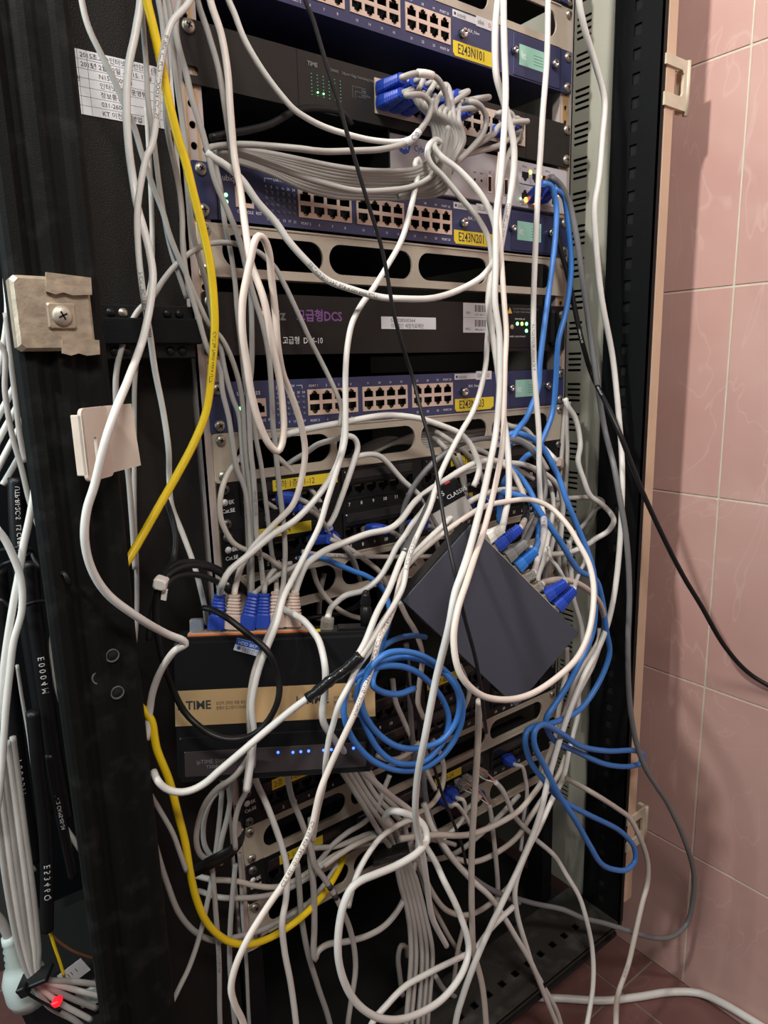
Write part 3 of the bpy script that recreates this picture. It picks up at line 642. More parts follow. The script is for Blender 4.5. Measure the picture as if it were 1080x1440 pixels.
def cable(label, w, y, path, m=WHITE, a=None, z=None, group=None, cat='cable', pr=None, sleeves=(), extra=None, d=None, name='network_cable', pts=None, ink=INK):
    """w = width it shows, in pixels; path = 'u,v[,y] ...'; a / z = (boot kind, base point) of the plug at the start / the end"""
    global NC; NC += 1
    P = pts if pts is not None else parse(path, y)
    if d is None:
        d = float(np.mean([w/px_per_mm(p) for p in P])); d = min(7.6, max(3.0, d)) if w < 20 else d
    d *= .9; r = d/2; parts = bool(a or z or sleeves or extra)
    if path:
        tk = [[float(x) for x in q.split(',')] for q in path.split()]
        if tk[0][1] < 0: P = [P[0]+np.array([0, -5, 240.]), P[0]+np.array([0, -2, 110.])]+list(P)      # it goes on up, out of the picture
        if tk[-1][1] > 1440 and P[-1][2] > FZ+150: P = list(P)+[P[-1]+np.array([0, -5, -110.])]
        if a and a[0][0] in '|^': P[0] = onplane(tk[0][0], tk[0][1], a[1], n_ if a[0][0] == '|' else bn)
        if z and z[0][0] in '|^': P[-1] = onplane(tk[-1][0], tk[-1][1], z[1], n_ if z[0][0] == '|' else bn)
    if a:
        B0 = P3(a[1]); v0 = P[0]-B0; l0 = float(np.linalg.norm(v0))
        if l0 > 34: P = [B0+v0/l0*32]+list(P)
    if z:
        B1 = P3(z[1]); v1 = P[-1]-B1; l1 = float(np.linalg.norm(v1))
        if l1 > 34: P = list(P)+[B1+v1/l1*32]
    C = spline(P)
    root = None
    if parts: root = thing(name, label, cat, P[0], group)
    b = MB(); tube(b, C, r, m)
    for q in (pr or ()): print_on(b, C, r, q[0], q[1] if len(q) > 1 else r*1.1, q[2] if len(q) > 2 else .3, ink, q[3] if len(q) > 3 else False)
    if parts:
        b.build('cable_jacket', root)
        for e, p, nb in ((a, P[0], P[1]), (z, P[-1], P[-2])):
            if e: boot(root, P3(e[1]), p+unit(p-nb)*0, e[0], e[2] if len(e) > 2 else 1.)
        D = np.concatenate([[0], np.cumsum(np.linalg.norm(np.diff(C, axis=0), axis=1))])
        for (s0, s1, rk, sm, nm, tx) in sleeves:     # fractions of the length
            if isinstance(s0, tuple):
                Q = (C-CAM) @ AX.T; uu = 540+FPX*Q[:, 0]/Q[:, 2]; vv = 720-FPX*Q[:, 1]/Q[:, 2]
                i0, i1 = sorted(int(np.argmin((uu-q[0])**2+(vv-q[1])**2)) for q in (s0, s1)); i1 = max(i1, i0+3)
            else: i0, i1 = np.searchsorted(D, [s0*D[-1], s1*D[-1]]); i1 = max(i1, i0+3)
            sb = MB()
            rr = None
            if sm is TAPE: rr = [r*rk*(1+.10*math.sin(i*2.1)+.05*math.sin(i*.7)) for i in range(i1-i0)]
            tube(sb, C[i0:i1], r*rk, sm, 12, rr)
            if tx: print_on(sb, C[i0:i1], r*rk, tx[0], tx[1], .1, INK, tx[2])
            sb.build(nm, root)
        if extra: extra(root)
        return root
    return tag(b.build(name), label, cat, group)

# ---------------------------------------------------------------- the black hub hanging in front of the lower rack
n_ = unit((-.50, -.83, .16)); A_ = on(245, 903, 1, -27); B_ = onplane(521, 892, A_, n_); D_ = onplane(240, 1102, A_, n_)
ex = unit(B_-A_); ey = np.cross(n_, ex); W_ = np.linalg.norm(B_-A_); H_ = -float(np.dot(D_-A_, ey))
HF = frame(A_, ex, ey)          # local x right, y up (0 = top edge, negative downwards), z towards the viewer
hub = thing('network_hub', 'black desktop hub with a tan printed strip and a row of blue lamps', 'network hub', pt(HF, W_/2, -H_, -15))
b = MB(); b.box(HF, -1, W_+1, -H_, 0, -30, 0, BLKPL, 2.5); b.box(HF, 0, W_, -2.5, 3, -32, -2, BLKPL, 1); b.box(HF, 2, W_-2, -H_+.5, -H_+40, 0, 1.6, BLKPL, 1)
b.build('housing', hub)
b = MB(); b.box(HF, -1, W_+3, -H_*.595, -H_*.345, .1, .5, KRAFT)
for x in (.0, .60): b.text(HF, W_*x+1 if x else 1, -H_*.48, 'ipTIME', 10.5, INK, z=.55, bold=.25, sx=.95)
for x in (.20, .80): b.text(HF, W_*x, -H_*.455, '보안이 강화된 제품 최신', 3.6, INK, z=.55, sx=.7); b.text(HF, W_*x, -H_*.49, '펌웨어 업그레이드하세요', 3.6, INK, z=.55, sx=.7)
b.build('printed_strip', hub, 'tan strip with black print')
b = MB(); b.box(HF, 6, W_*.965, -H_*.955, -H_*.775, 1.6, 2.2, SMOKE, .4); b.text(HF, 16, -H_*.865, 'ipTIME SWITCH', 5, GREYPR, z=2.25); b.text(HF, 24, -H_*.9, 'T3008', 4, GREYPR, z=2.25); b.build('lamp_window', hub, 'smoked lamp window')
for u, v in ((391, 1058), (412, 1058), (423, 1057), (434, 1056), (455, 1055), (466, 1054), (497, 1052)):
    P = onplane(u, v, pt(HF, 0, 0, 2.2), n_); q = P-HF[:3, 3]; b = MB(); led(b, tr(HF, 0, 0, 2.1), float(np.dot(q, ex)), float(np.dot(q, ey)), 1.25, LBLUE); b.build('indicator_lamp', hub)
b = MB(); b.box(HF, 10, W_*.68, 2.6, 5, -26, -8, PORTM)
b.box(HF, 10, W_*.68, 2.6, 4.4, -8, -6.5, ORANGE); b.box(HF, W_*.68+2, W_*.74, 2.6, 4.6, -10, -6, YTAG); b.box(HF, W_*.83, W_*.98, 2.6, 5, -26, -6, BLKPL, .8); b.build('port_strip', hub, 'orange-edged port strip')
T_ = frame(pt(HF, W_*.315, 2, 1.2), unit(ex*.93-ey*.30), unit(ey*.93+ex*.30))
b = MB(); b.box(T_, 0, 24, -11, 0, 0, .5, PAPER, .1); b.box(T_, 0, 24, -5.6, 0, .5, .6, BLUEPR); b.text(T_, 2, -4.6, 'HDD BKP', 4, LETTER, z=.65); b.text(T_, 2, -9.6, '● 대한전선', 4.2, BLUEPR, z=.65); tag(b.build('paper_tag'), 'small blue and white paper tag hanging over the top edge of the black hub', 'tag')
def hubtop(u, v=882, z=-16):   # port mouth on the hub's top strip under the pixel column u
    P = onplane(u, v, pt(HF, 0, 0, z), n_); q = P-A_; return pt(HF, float(np.dot(q, ex)), 4.5, z)
def huby(u, v, z=-14): return onplane(u, v, pt(HF, 0, 0, z), n_)

# ---------------------------------------------------------------- the slate grey switch hanging on its corner
bx, by = unit((.5918, -.345, -.7286)), unit((.7106, -.2035, .6735)); bn = np.cross(bx, by)
A2 = np.array([-66.7, -149.6, -124.1]); BF = frame(A2, bx, by); BW, BH = 150., 90.
box = thing('network_switch', 'slate-grey metal switch box hanging tilted on its corner amid white cables', 'network switch', pt(BF, BW, -BH, -14))
b = MB(); b.box(BF, 0, BW, -BH, 0, -25, -1.6, BLKPL, 1); b.box(BF, -.6, BW+.6, -BH-.6, .3, -24, -1.2, BLKPL, .8); b.box(BF, -.6, BW+.6, -BH-.6, .3, -1.2, 0, BOXG, .5); b.box(BF, -.8, BW+.8, -BH-.8, -BH+1, -23, -3, BLKPL)
b.box(BF, -1, 1, -BH, 0, -23, -3, BLKPL); b.build('housing', box)
b = MB(); b.box(BF, 8, 118, .3, 1.6, -21, -5, CREAM)
b.build('port_strip', box); b = MB(); b.box(BF, 124, 131, -BH-2.2, -BH-.8, -16, -9, VOID); b.lathe(frame(pt(BF, 20, -BH-.8, -12), bx, -bn), [(4, 0), (3.6, 2.5), (.1, 2.6)], BLKPL, 14); b.build('rubber_foot', box)
def boxport(i, z=-13): return pt(BF, 14+i*13.6, 1.6, z)

# ---------------------------------------------------------------- small power adapter with a black label
AF = frame(on(603, 718, 1, -62), unit((.76, -.46, .46)), unit(np.cross(unit((-.45, -.88, .1)), unit((.76, -.46, .46)))))
ad = thing('power_adapter', 'light grey adapter with a black printed label, caught between cables above the slate box', 'adapter', pt(AF, 20, -20, -10))
b = MB(); b.box(AF, -1, 40, -26, 15, -16, 0, mat('pale_grey_plastic', (.42, .40, .38), .45), 3.5); b.build('housing', ad)
b = MB(); b.box(AF, 1, 40, -5, 15.5, -8, .4, BLKPL, .6); b.text(AF, 6, 6, '-0485', 7, LETTER, z=.5); b.text(AF, 22, 0, 'CLASS05', 6, LETTER, z=.5); b.box(AF, 27, 33, 14.5, 16, -4, .5, REDPR, .3); b.build('rating_label', ad, 'black label with white lettering')

# ---------------------------------------------------------------- left-hand hanging cables
cable('white cable crossing the paper notice from the top left down behind the yellow one', 8.5, -28, '113,-12 124,37 143,78 163,118 178,155 189,180 200,218 215,262 229,298 238,329 251,362 264,391 280,428 295,458 310,474 322,495 335,533 341,567 344,622 348,664 353,709 354,770 355,850', GREY)
cable('white cable that bows left across the black post over the ivory bracket and kinks sharply', 11.5, -48, '198,-12 191,44 181,93 178,148 181,207 187,252,-50 193,290 203,325 211,358 215,392 204,465,-75 181,532,-100 163,576,-122 148,621,-128 133,682 122,718 119,757,-125 128,798 150,834 194,868,-112 236,892,-98 258,901,-95 261,906 247,914,-92 228,940,-82 215,973,-70 210,1005,-62 206,1040', WHITE, d=6.2)
cable('thick white cable printed UTP INDOOR crossing over its neighbours beside the paper notice', 9.5, -62, '272,-12 241,33 230,70 222,122 220,167 213,207 207,218 197,264 193,304 195,358 201,412,-58 211,472,-45 218,521 229,576 237,632,-32 238,670,-20 241,709,-14 257,751,-14 273,795,-16 286,845,-20 292,880,15', WHITE, pr=[('0190M KT UTP INDOOR CAT.5E', 4.0, .36), ('P CM 75C VERE DONG IL 2020', 3.6, .57)])
cable('grey cable hidden between the yellow cable and the thick printed white one at the top', 8, -34, '197,-12 201,35 206,97 208,140 216,195 223,253 230,300 240,350 251,385,-22 263,420,-20', GREY)
cable('grey cable hanging straight down the dark left panel beside the crossed white pair', 7.5, -10, '206,150 212,264 214,330 213,390 201,450,-8 190,530 189,613 189,723,-8 192,793 192,870 186,940', GREY)
cable('grey cable arching left out of the rack, down beside the ivory bracket', 8.5, -20, '478,600,-40 480,573 469,544 453,511,-30 436,478 418,438 400,400,-28 388,378 375,364 364,355 336,344 315,341,-24 295,343 273,352,-26 247,373 229,395 215,417 193,439 174,480 164,521 163,561 167,610 178,651 185,723 190,800,-12', GREY)
cable('thick yellow cable sweeping down the left, behind the post and back up along the bottom', 12.3, -52, '204,-12 215,37 226,85 237,141 252,200 260,224 273,276 284,318 293,358 298,391 302,455 299,507 290,578,-46 275,618 255,657 222,715,-48 189,773,-52 165,815,-58 155,870 165,940 190,985 212,1012,-62 220,1052 238,1098 250,1144 260,1183 268,1230 277,1267 293,1300 320,1323 350,1328 383,1317 420,1293,-55 453,1260,-45 475,1225,-25 487,1196,8 494,1170,45', YELLOW, pr=[('CAT.5e Patch cable UTP NIOBE', 4.2, .12), ('CAT.5e Patch cable UTP', 4.0, .36)])
cable('grey cable just left of the middle blue switch, running down behind the yellow cable', 8.5, -24, '235,-12 240,21 243,56 245,83 249,118 255,160 261,205 265,276 273,335 282,369 291,402 299,450 309,484 317,524 327,560 336,584 341,640 346,700 350,790 352,850', GREY)
cable('grey cable passing down over the left rail edge and along the lowest blue switch', 8.5, -26, '221,-12 228,28 232,70 235,110 233,150 236,185 244,224 251,258 256,302 257,347 261,380 269,413 280,451 293,493 309,520 313,551 322,589 327,622 333,658 344,687 349,720 352,770,-30 353,850', GREY)
cable('grey cable running over the left screws of the middle blue switch', 9, -34, '253,-12 248,25 247,44 252,69 262,104 270,139 283,180 292,213 302,253 318,291 331,322 340,349 347,380 353,402 358,420 369,455 378,500 382,555 384,600 387,624 389,649 393,687 398,731 401,775 400,800,-40 397,830,-62 384,877,-85 372,905 356,950 350,1000 352,1050,-92 349,1080 345,1113', GREY)
cable('white-grey cable dropping from the top left of centre into a printed strand beside the hub', 8.5, -34, '275,-12 292,44 307,96 317,156 326,215 337,267 343,320 350,370 353,420 354,511 350,560 351,600 353,640 356,664 359,709 361,753 365,776 369,809 371,845', GREY, pr=[('KUNSEI CAT.5E', 3.2, .86), ('E CABLE UTP TAIHAN', 3.2, .93)])
cable('white cable dropping to a tall narrow loop in front of the wide black unit', 11, -40, '293,-12 311,48 320,100 324,156 330,222,-50 338,267,-60 345,320,-75 353,370,-90 362,395,-95 370,418,-98 376,444 384,489,-100 393,533 398,578 399,605 396,626 390,635 378,624 364,593,-104 353,551 347,511 341,467,-108 341,425 347,390 353,362 358,340,-108 364,332 371,336 378,354 382,393,-95 387,437 391,489,-85 398,526 405,544,-70 416,573 425,604 429,638,-55 422,682 411,711,-45 385,738 358,767,-35 340,795 332,822,-28 330,832', WARM, z=('|n', hubtop(327)), sleeves=())
cable('grey cable showing only from the middle blue switch down behind the narrow white loop', 7.5, -16, '298,212 305,240 311,269 316,313 325,358 331,402 333,433 338,480 345,540 352,575 356,590 361,622 367,653 373,698 378,742 382,776 388,809 391,840', GREY)
cable('long white data cable sagging from the left bundle, round the right and back up', 10.5, -36, '290,214 300,222 318,233 340,253 362,284 388,313 406,339 430,366 459,393,-55 495,407 536,418 564,420,-80 609,419 647,407 680,387 696,363,-88 699,339 692,304 674,271,-75 647,241 618,218,-60 610,205 613,197 622,203,-50', WHITE, pr=[('UTP data cable 4PR 24AWG CAT.5E', 4.4, .24, True)])
cable('white cable dropping in front of the yellow label of the middle blue switch', 9, -55, '612,196 603,205 601,218 607,232 621,246 647,277 674,310 687,336 691,360 690,400 687,452 685,480,-70 683,513 673,558 663,583 650,605,-78 633,637 618,670,-85 612,690,-90 592,735 566,782,-115 547,829 529,864,-140 513,904 503,922,-152', WHITE, sleeves=(((611, 692), (566, 782), 1.4, TUBE, 'metal_sleeve', None),))
cable('white cable rising from the lower cable mass past the port labels to the silver box', 9.5, -42, '592,232 588,224 584,230 587,244 582,273 575,304 564,339 544,375 524,407,-50 506,432 495,455 489,484 486,520 486,578 485,620 474,660 460,704 449,740 429,780,-60 411,815 399,840,-75 389,877,-92 376,910 366,935 354,990 357,1030,-95 355,1060 347,1113', WHITE)
cable('white cable from the lowest blue switch curving to the first blue plug on the hub', 10.2, -45, '486,578 484,610,-48 477,646 459,681 418,729 382,753 350,780 322,804 313,820 309,836', WHITE, z=('|b', hubtop(304)))
cable('beige cable bowing left over the white print of the upper patch panels', 8.5, -20, '350,622,20 340,640,0 331,652,-22 320,667 311,693,-28 310,726 320,752 330,765 350,775 371,781 393,796 420,815,-20', BEIGE)
cable('beige cable emerging through the tan panel, down right to the second patch panel', 8, -14, '385,640,25 393,645,0 415,667 433,684 449,704 461,731 464,748', BEIGE, z=('b', '468,760,2'))
cable('printed grey cable running down right under the first patch panel number row', 7.5, -16, '372,705,0 378,709 402,722 429,729 453,742 480,760 493,784 505,811 512,840 516,870,15', BEIGE, pr=[('UTP CAT.5E LS CABLE', 3.2, .2), ('24AWG 4PR', 3.2, .6)])
cable('cable diverging right and down from the second patch panel toward the sleeve', 8, -14, '452,741 485,767 513,787 536,807 547,830', BEIGE)
cable('printed white cable lying flat across the gap under the second patch panel', 7.5, -24, '425,776 440,779 460,781 496,782 547,783 578,783 612,782', BEIGE, pr=[('UTP CAT.5E 4PR LS CABLE VERIFIED', 3.4, .12)])
cable('white cable sweeping from the hub up and right in a broad S', 9.5, -56, '411,850 419,820 430,795 444,783 460,773 482,764 516,751 549,743 564,731 584,705 607,687 625,676 647,662 669,651 688,648 717,651,-48 736,653 754,660 773,671 786,686 791,704 791,722,-35 788,760', WHITE)
cable('second white arc just below the broad S, right of the adapter', 8, -50, '596,700 620,680 640,669 655,664 673,658 694,655 715,657 733,663 750,673,-35', WHITE)
cable('white cable arching under the lowest blue switch down to the adapter', 9.6, -52, '385,622,5 403,611,-20 430,604 483,594 520,587 547,584 587,588 620,598 647,610 660,623 669,640 674,657 671,672,-58 666,684', WHITE)
cable('white cable coming through the tan panel and hooking down left of the jack numbers', 9, -22, '395,662,30 406,652,25 430,637,8 447,625,-2 471,618,-10 490,613,-24 499,617 503,629 499,645 490,672 480,700 469,728 461,741', WHITE, z=('b', '456,756,2'))
cable('white cable descending diagonally across jack numbers 10 to 12', 8.5, -18, '497,644 510,640 525,639 535,642 545,651 567,676 589,696 602,716 606,735 616,772 622,800', WHITE)
cable('grey patch cable arching over jack 12 to a grey plug on the slate box', 8.5, -45, '566,775,-10 565,750 568,715 580,687 603,657 637,630 670,618 703,617,-50 733,622 753,640 765,667 766,697 755,727,-90 747,745,-105 738,764,-120', DGREY, z=('^g', boxport(2.65)))

# ---------------------------------------------------------------- cables crowding the ports of the indicator-lamp switch
def tport(c, r): return np.array([-50.6+14.25*(c+.5), -FY, 274.2 if r == 0 else 261.8])
def tcable(label, c, r, kind, w, y, path, m=GREY, group=None, **k):
    P = tport(c, r); T0 = P+np.array([0, -34, 0]); L = parse(path, y)
    return cable(label, w, y, '', m, a=(kind, P), group=group, pts=[T0, T0+np.array([2, -10, 0])]+L, **k)
tcable('grey patch cable with a white sleeve reading C-01, curving left from a blue plug', 0, 1, 'b', 9.5, -62, '572,134,-68 594,134 606,147 603,164 592,181 580,195 565,203 536,210,-60 500,212 455,213 420,209,-52 388,206 341,203,-35 318,204,-28 300,206 288,212', sleeves=(((590, 184), (566, 203), 1.3, PAPER, 'cable_marker', ('C-01', 6.2, True)),))
tcable('grey patch cable with a blank ivory sleeve, the topmost arc over the blue plugs', 0, 0, 'b', 9, -60, '565,109,-62 587,103 613,109,-66 624,125 630,145 631,176 627,200,-58 621,225 606,248 580,262,-46 540,268 500,268 455,258,-38 420,247 380,232 340,218 305,212,-24', sleeves=(((586, 103), (614, 109), 1.35, BOOTW, 'cable_marker', None),))
gp = 'patch cords swept left from the blue plugs'
for k in range(10):
    c = (1, 1, 2, 2, 3, 4, 5, 6, 3, 4)[k]; r = k % 2; e = k/9.
    u1, v1 = 585+9*k*.75, 140+3.4*k
    pth = '%d,%d,%d %d,%d %d,%d,%d %d,%d %d,%d %d,%d,%d %d,%d %d,%d %d,%d,%d %d,%d %d,%d %d,%d,-14' % (
        u1, v1, -50-2*k, 604+5*k, 165+2*k, 612+4.5*k, 198, -48-2*k, 606+3.2*k, 222+1.2*k, 588+4.2*k, 236+3.6*k, 555+2*k, 240+4.2*k, -44+2*k, 520, 240+4.3*k, 470, 234+4.7*k, 425, 225+4.4*k, -30+k, 380, 216+3.1*k, 340, 210+2.2*k, 300, 207+1.6*k)
    tcable(('topmost', 'second', 'third', 'fourth', 'fifth', 'sixth', 'seventh', 'eighth', 'ninth', 'lowest')[k]+' strand of the grey patch cord bundle sagging left above the middle blue switch', c, r, 'b', 8.6, -40, pth, GREY, group=gp)
tcable('grey patch cable arching right from a blue plug in front of the free cream ports', 7, 0, 'b', 9, -50, '645,144,-42 664,143,-56 678,152 684,167 679,188 665,206 650,221 630,238,-45 600,262 560,276,-38', GREY)
tcable('grey patch cable from a lower right blue plug, drooping left', 11, 1, 'b', 8.5, -40, '701,178,-46 695,188 680,198 664,208 650,222,-42 632,244', GREY)
cable('grey-booted patch cable at the right end of the cream ports', 8.5, -30, '700,160,-38 716,158 722,165 721,178 714,196 700,205 676,212 655,217', GREY, a=('g', (132, -3, 273)))
cable('whitish patch cable looping at the right of the grey boot, joining the vertical bundle', 8.5, -30, '715,172,-36 728,167 734,176 730,190 722,204 712,225 706,250 702,290 700,330', GREY, a=('g', (148, -3, 262)))
cable('white cable from the top edge merging into the sleeve marked C-01', 9, -34, '318,-12 330,20 344,56 370,100 398,137 415,155 433,167 455,178 482,187 523,197,-48 563,199 584,191,-54 597,176,-52', WHITE)
cable('dark cable curving over the left half of the lamp switch', 11, -30, '296,194 320,188 345,184 380,175 413,157 430,153 453,153 475,157 488,165 494,176', BLACKC)

# ---------------------------------------------------------------- the vertical bundle right of centre
cable('white cable weaving in the vertical bundle, printed in tiny letters beside the serial label', 10.3, -78, '701,-12 697,30 696,61 698,106 706,135 714,163 722,200 723,228 720,260 716,283 709,320 701,360,-75 692,384 687,424 689,453 696,491 702,535 707,580,-80 711,607 715,647 715,697,-105 710,725 706,744,-128', WHITE, z=('^w', boxport(.66)), pr=[('CONNECT TO Ethernet Equip', 3.8, .53)])
cable('longest white cable of the vertical bundle, falling past the slate box to the bottom', 10.4, -84, '708,-12 709,60 711,122 710,163 706,224 703,259 698,300 697,340 697,380 696,424 702,469 703,513 702,558 697,610,-120 690,647 677,707,-165 660,773 648,810,-196 640,833 631,882,-200 613,956 598,1034,-185 587,1093 584,1140,-160 587,1168 594,1200 600,1240,-130 608,1290 628,1330,-100', WHITE)
cable('white cable making a great U round the slate box, then going down left', 11.4, -70, '704,215 700,259 702,310 704,345 706,380 709,424 712,469 710,513 709,560 707,623,-115 697,680 680,747,-165 668,782,-190 657,816,-205 643,860,-215 638,901,-220 646,945,-225 672,975 705,984,-230 742,978 779,956,-230 813,923 829,886,-225 835,834,-215 829,795,-195 813,763,-170 797,737,-150 773,713,-130 747,703,-120 713,705,-112 680,713,-108 647,733 607,763,-106 570,800,-108 556,846,-128 543,880 533,900,-150 520,947 500,1000,-155 480,1043 463,1080,-150 450,1113 437,1167 420,1203 400,1240 373,1280 347,1323 330,1363 325,1390 330,1412 343,1442', WARM, d=6.0, pr=[('LS CABLE & SYSTEM UTP CAT.5E 4PR 24AWG LANmark', 4.2, .70), ('CAT.5E 4PR 24AWG VERIFIED', 4.2, .82)])
cable('white cable following the great U on its upper left, behind the metal sleeve', 9.2, -70, '742,690,-40 715,688 689,692 660,706 640,722 620,742,-78 597,764 578,786 566,812 558,845,-92', WHITE)
cable('printed white cable twisted beside the metal sleeve, ending in the black tape', 9.2, -100, '612,688 605,713 593,740 582,764 573,791 567,824 556,847 536,878,-142 520,904 506,926,-154', WHITE, pr=[('TYPE CAT5E UTP LS', 3.8, .3)])
cable('white cable leaving the black tape splice, swinging left under the hub to the bottom left', 11.3, -154, '508,921 492,936 467,955 442,975 417,993,-128 380,1023,-118 340,1057 307,1085,-105 290,1100 270,1111 250,1114 232,1108 222,1098,-90 216,1085,-80', WHITE, sleeves=(((508, 921), (428, 986), 1.5, TAPE, 'tape_splice', None),))
cable('straight white cable right of the lamp panel, going down to a clear plug', 9, -48, '771,-12 769,81 763,163 760,215 757,259 753,348 750,437 751,514 753,547 758,613 758,663 760,700,-80 765,735 763,760,-125 756,787 750,806,-130', WHITE, z=('^c', boxport(4.6)), pr=[('KT UTP CAT.5E INDOOR 2016', 3.6, .62)], sleeves=(((765, 728), (764, 758), 1.12, PAPER, 'cable_marker', ('E14', 5, False)),))
cable('white cable wandering down in front of the grey-green side panel and black post', 9.6, -50, '813,-12 821,36 837,89 850,139 847,193 842,252 836,290 838,339 846,419 861,499,-70 868,561 874,635,-85 875,677,-95 872,760 864,834 853,882,-104 838,919 824,945 802,997 787,1041,-115 772,1093 757,1153 733,1213,-125 705,1272 676,1334 652,1397 640,1444', WHITE)
cable('twin black wire running diagonally over the whole rack from top centre to the slate box', 7.5, -95, '426,-12 441,30 460,94 478,151 488,187 498,220 510,261 521,297 535,342 545,390 553,437 564,480 580,530,-110 593,580 607,630 617,687,-150 627,747 640,807,-188 653,867 668,923,-200 676,967 680,1000,-195 684,1030,-180', BLACKC, d=3.7)
cable('thin black wire emerging below the blue coil and running down to the right', 5, -75, '571,920 573,957 582,990 593,1020 607,1067 623,1120 635,1150 650,1190 655,1215', BLACKC)

# ---------------------------------------------------------------- right-hand side
cable('inner blue patch cable from the silver box to the sky-blue plug', 9.2, -40, '763,258,-28 775,262 782,286 781,333 773,401 766,455 759,514 757,545 748,570 739,590 728,604 719,621 713,640,-46 717,656 732,671 745,690 752,706 757,735,-90 757,756,-112 752,775,-128', BLUE, a=('b', (176, -1, 201)), z=('^l', boxport(3.7)))
cable('blue patch cable from the silver box, outer one, descending behind the arching blue cable', 9, -36, '779,266,-26 793,277 799,318 803,378 796,437 785,481 782,530 777,580 765,613 754,634 741,641,-28 724,660 710,675 704,701 702,735', BLUE, a=('b', (193, -1, 203)))
cable('blue cable arching over the slate box, with two long loops hanging at the lower right', 9.4, -58, '704,625,-35 715,612 726,609 743,614 761,627 774,647 787,675,-75 797,704 810,736,-95 820,760 830,787,-105 835,809 837,850,-112 833,890 816,930,-118 798,964 779,993,-112 769,1008 768,1020 779,1041,-108 809,1056 853,1075 890,1077,-112 903,1071 904,1062 894,1056 853,1056 816,1049,-118 787,1030 761,1019,-122 752,1028 751,1045,-125 768,1082 787,1119,-125 809,1153 830,1190 845,1214,-128 864,1223 883,1222 893,1210 892,1193 884,1180 868,1166 830,1147,-118 801,1132 782,1118 764,1096,-112 746,1071 738,1041,-108 741,1028 750,1022 779,1016,-100 816,997 842,960 857,919,-104 853,889 846,841 838,816,-108 813,801 787,760,-112 765,728,-100 747,705 733,698 707,692,-80', BLUE)
cable('sky-blue coiled cable hanging in rings left of the slate box', 9.6, -32, '421,786 431,783 451,784 473,793 499,804 513,809 533,822 543,837,-40 548,865 541,895,-80 533,915,-118 522,935,-140 508,955 502,980,-140 512,1015 533,1055,-142 560,1073 597,1070,-146 623,1043 631,1013 624,987,-148 604,960 580,942 550,936,-150 522,941 497,955 484,985,-144 486,1015 500,1045,-140 525,1070 560,1083,-142 595,1080 625,1060,-146 646,1025 651,993,-150 643,965 622,940,-154 590,921 560,916 540,921,-156 522,938 512,960 508,985,-148 513,1005 532,1032,-144 560,1050 590,1052,-146 622,1040 641,1015,-152 646,985 637,960,-156 612,937 575,924 545,929,-140 527,945 524,962,-154 535,972 560,976 583,968,-142', BLUE)
cable('loose blue loop rising from the coil toward the patch panels', 9, -100, '530,925 534,915 545,905 562,897 580,894,-80 598,896,-55', BLUE)
cable('thin black power lead crossing the grey-green panel and leaving at the right edge', 10.5, -14, '782,318 788,350 796,378 804,413 816,470 831,523,-40 849,561,-70 870,606,-98 887,650,-110 905,695,-122 940,770,-140 962,812 985,850,-160 1020,910,-180 1055,948,-200 1095,972,-222', BLACKC, d=6.6, pr=[('H05VV-F 3G', 3.2, .18), ('VDE KEMA', 3.2, .3)], ink=LETTER)
cable('grey cable from the silver box crossing the black post and hanging in a wide bight', 8.8, -24, '776,250,-26 787,259 800,284 811,333 820,398 830,470 840,541 851,606,-60 862,650,-85 871,697,-97 881,760,-105 885,834 883,908,-112 885,982 894,1041,-122 907,1079 922,1104,-135 940,1132 964,1185,-150 976,1233 974,1270,-150 965,1300 945,1317,-145 920,1319 887,1310,-125 849,1298 820,1291,-90 791,1279 753,1271,-60 720,1262', DGREY, a=('g', (207, -1, 222)))
cable('white cable zigzagging over the vents and looping in front of the black post', 8.6, -12, '794,560 799,572 809,588 816,625 813,649 821,675 830,697 845,708 858,721,-60 863,734,-75 855,747 837,758,-60 829,764 809,774,-45 785,779 765,778,-40 745,770', WHITE)
cable('white cable stretched right from behind the blue arch to the post edge', 7.5, -16, '766,705 789,702 810,700 834,700 845,703,-40 848,708 837,717,-25 819,740 808,751 798,770 794,793 800,820,-15', GREY)
cable('thin white cable tight against the right rail, upper one', 6.5, -6, '797,560 793,593 789,652 786,690 783,730', GREY)
cable('thin white cable beside the right rail, hanging a little straighter', 6.5, -10, '800,565 797,590 798,634 796,680 793,720', GREY)
cable('white cable falling from behind the slate box right corner down the side panel', 8, -20, '800,760 803,800 806,840 818,883 819,936 816,965 806,1010', WHITE)
cable('beige cable from a clear plug, arching right then down to the lower right', 9.2, -130, '761,822,-136 768,818 785,815 811,820 836,838,-118 847,858 850,880,-100 846,897 833,936 818,965 804,994,-85 789,1032 777,1069 763,1098 746,1122,-80 730,1140 697,1160 663,1173 640,1175 617,1174,-78 590,1176 562,1180', BEIGE, a=('^c', boxport(5.7)))
cable('white cable from the right blue plug of the slate box, hanging close to it', 7.5, -125, '795,820 790,808 783,796 776,788,-90 771,770,-60', WHITE, a=('^b', boxport(6.7)), d=5)
cable('short white tail leaving the lowest blue plug of the slate box', 7.5, -130, '807,829 811,815 816,802 822,790,-90 826,770', WHITE, a=('^b', boxport(7.9)), d=5)
cable('white cable ending in black shrink tubing and a blue plug at the slate box top', 8.8, -70, '666,640,-30 680,645 695,647 704,651 717,660 728,677 737,699 740,720,-90 736,735,-112 731,743,-125', BEIGE, a=None, z=('^b', boxport(1.55)), sleeves=(((737, 700), (737, 733), 1.3, TAPE, 'shrink_tube', None),))
cable('white patch cable behind the slate box plugs, curving down to the tan panel', 7.5, -50, '752,660,-20 772,680 778,705 776,730 770,760 764,790 757,815,-60 766,835 780,850', WHITE, sleeves=())
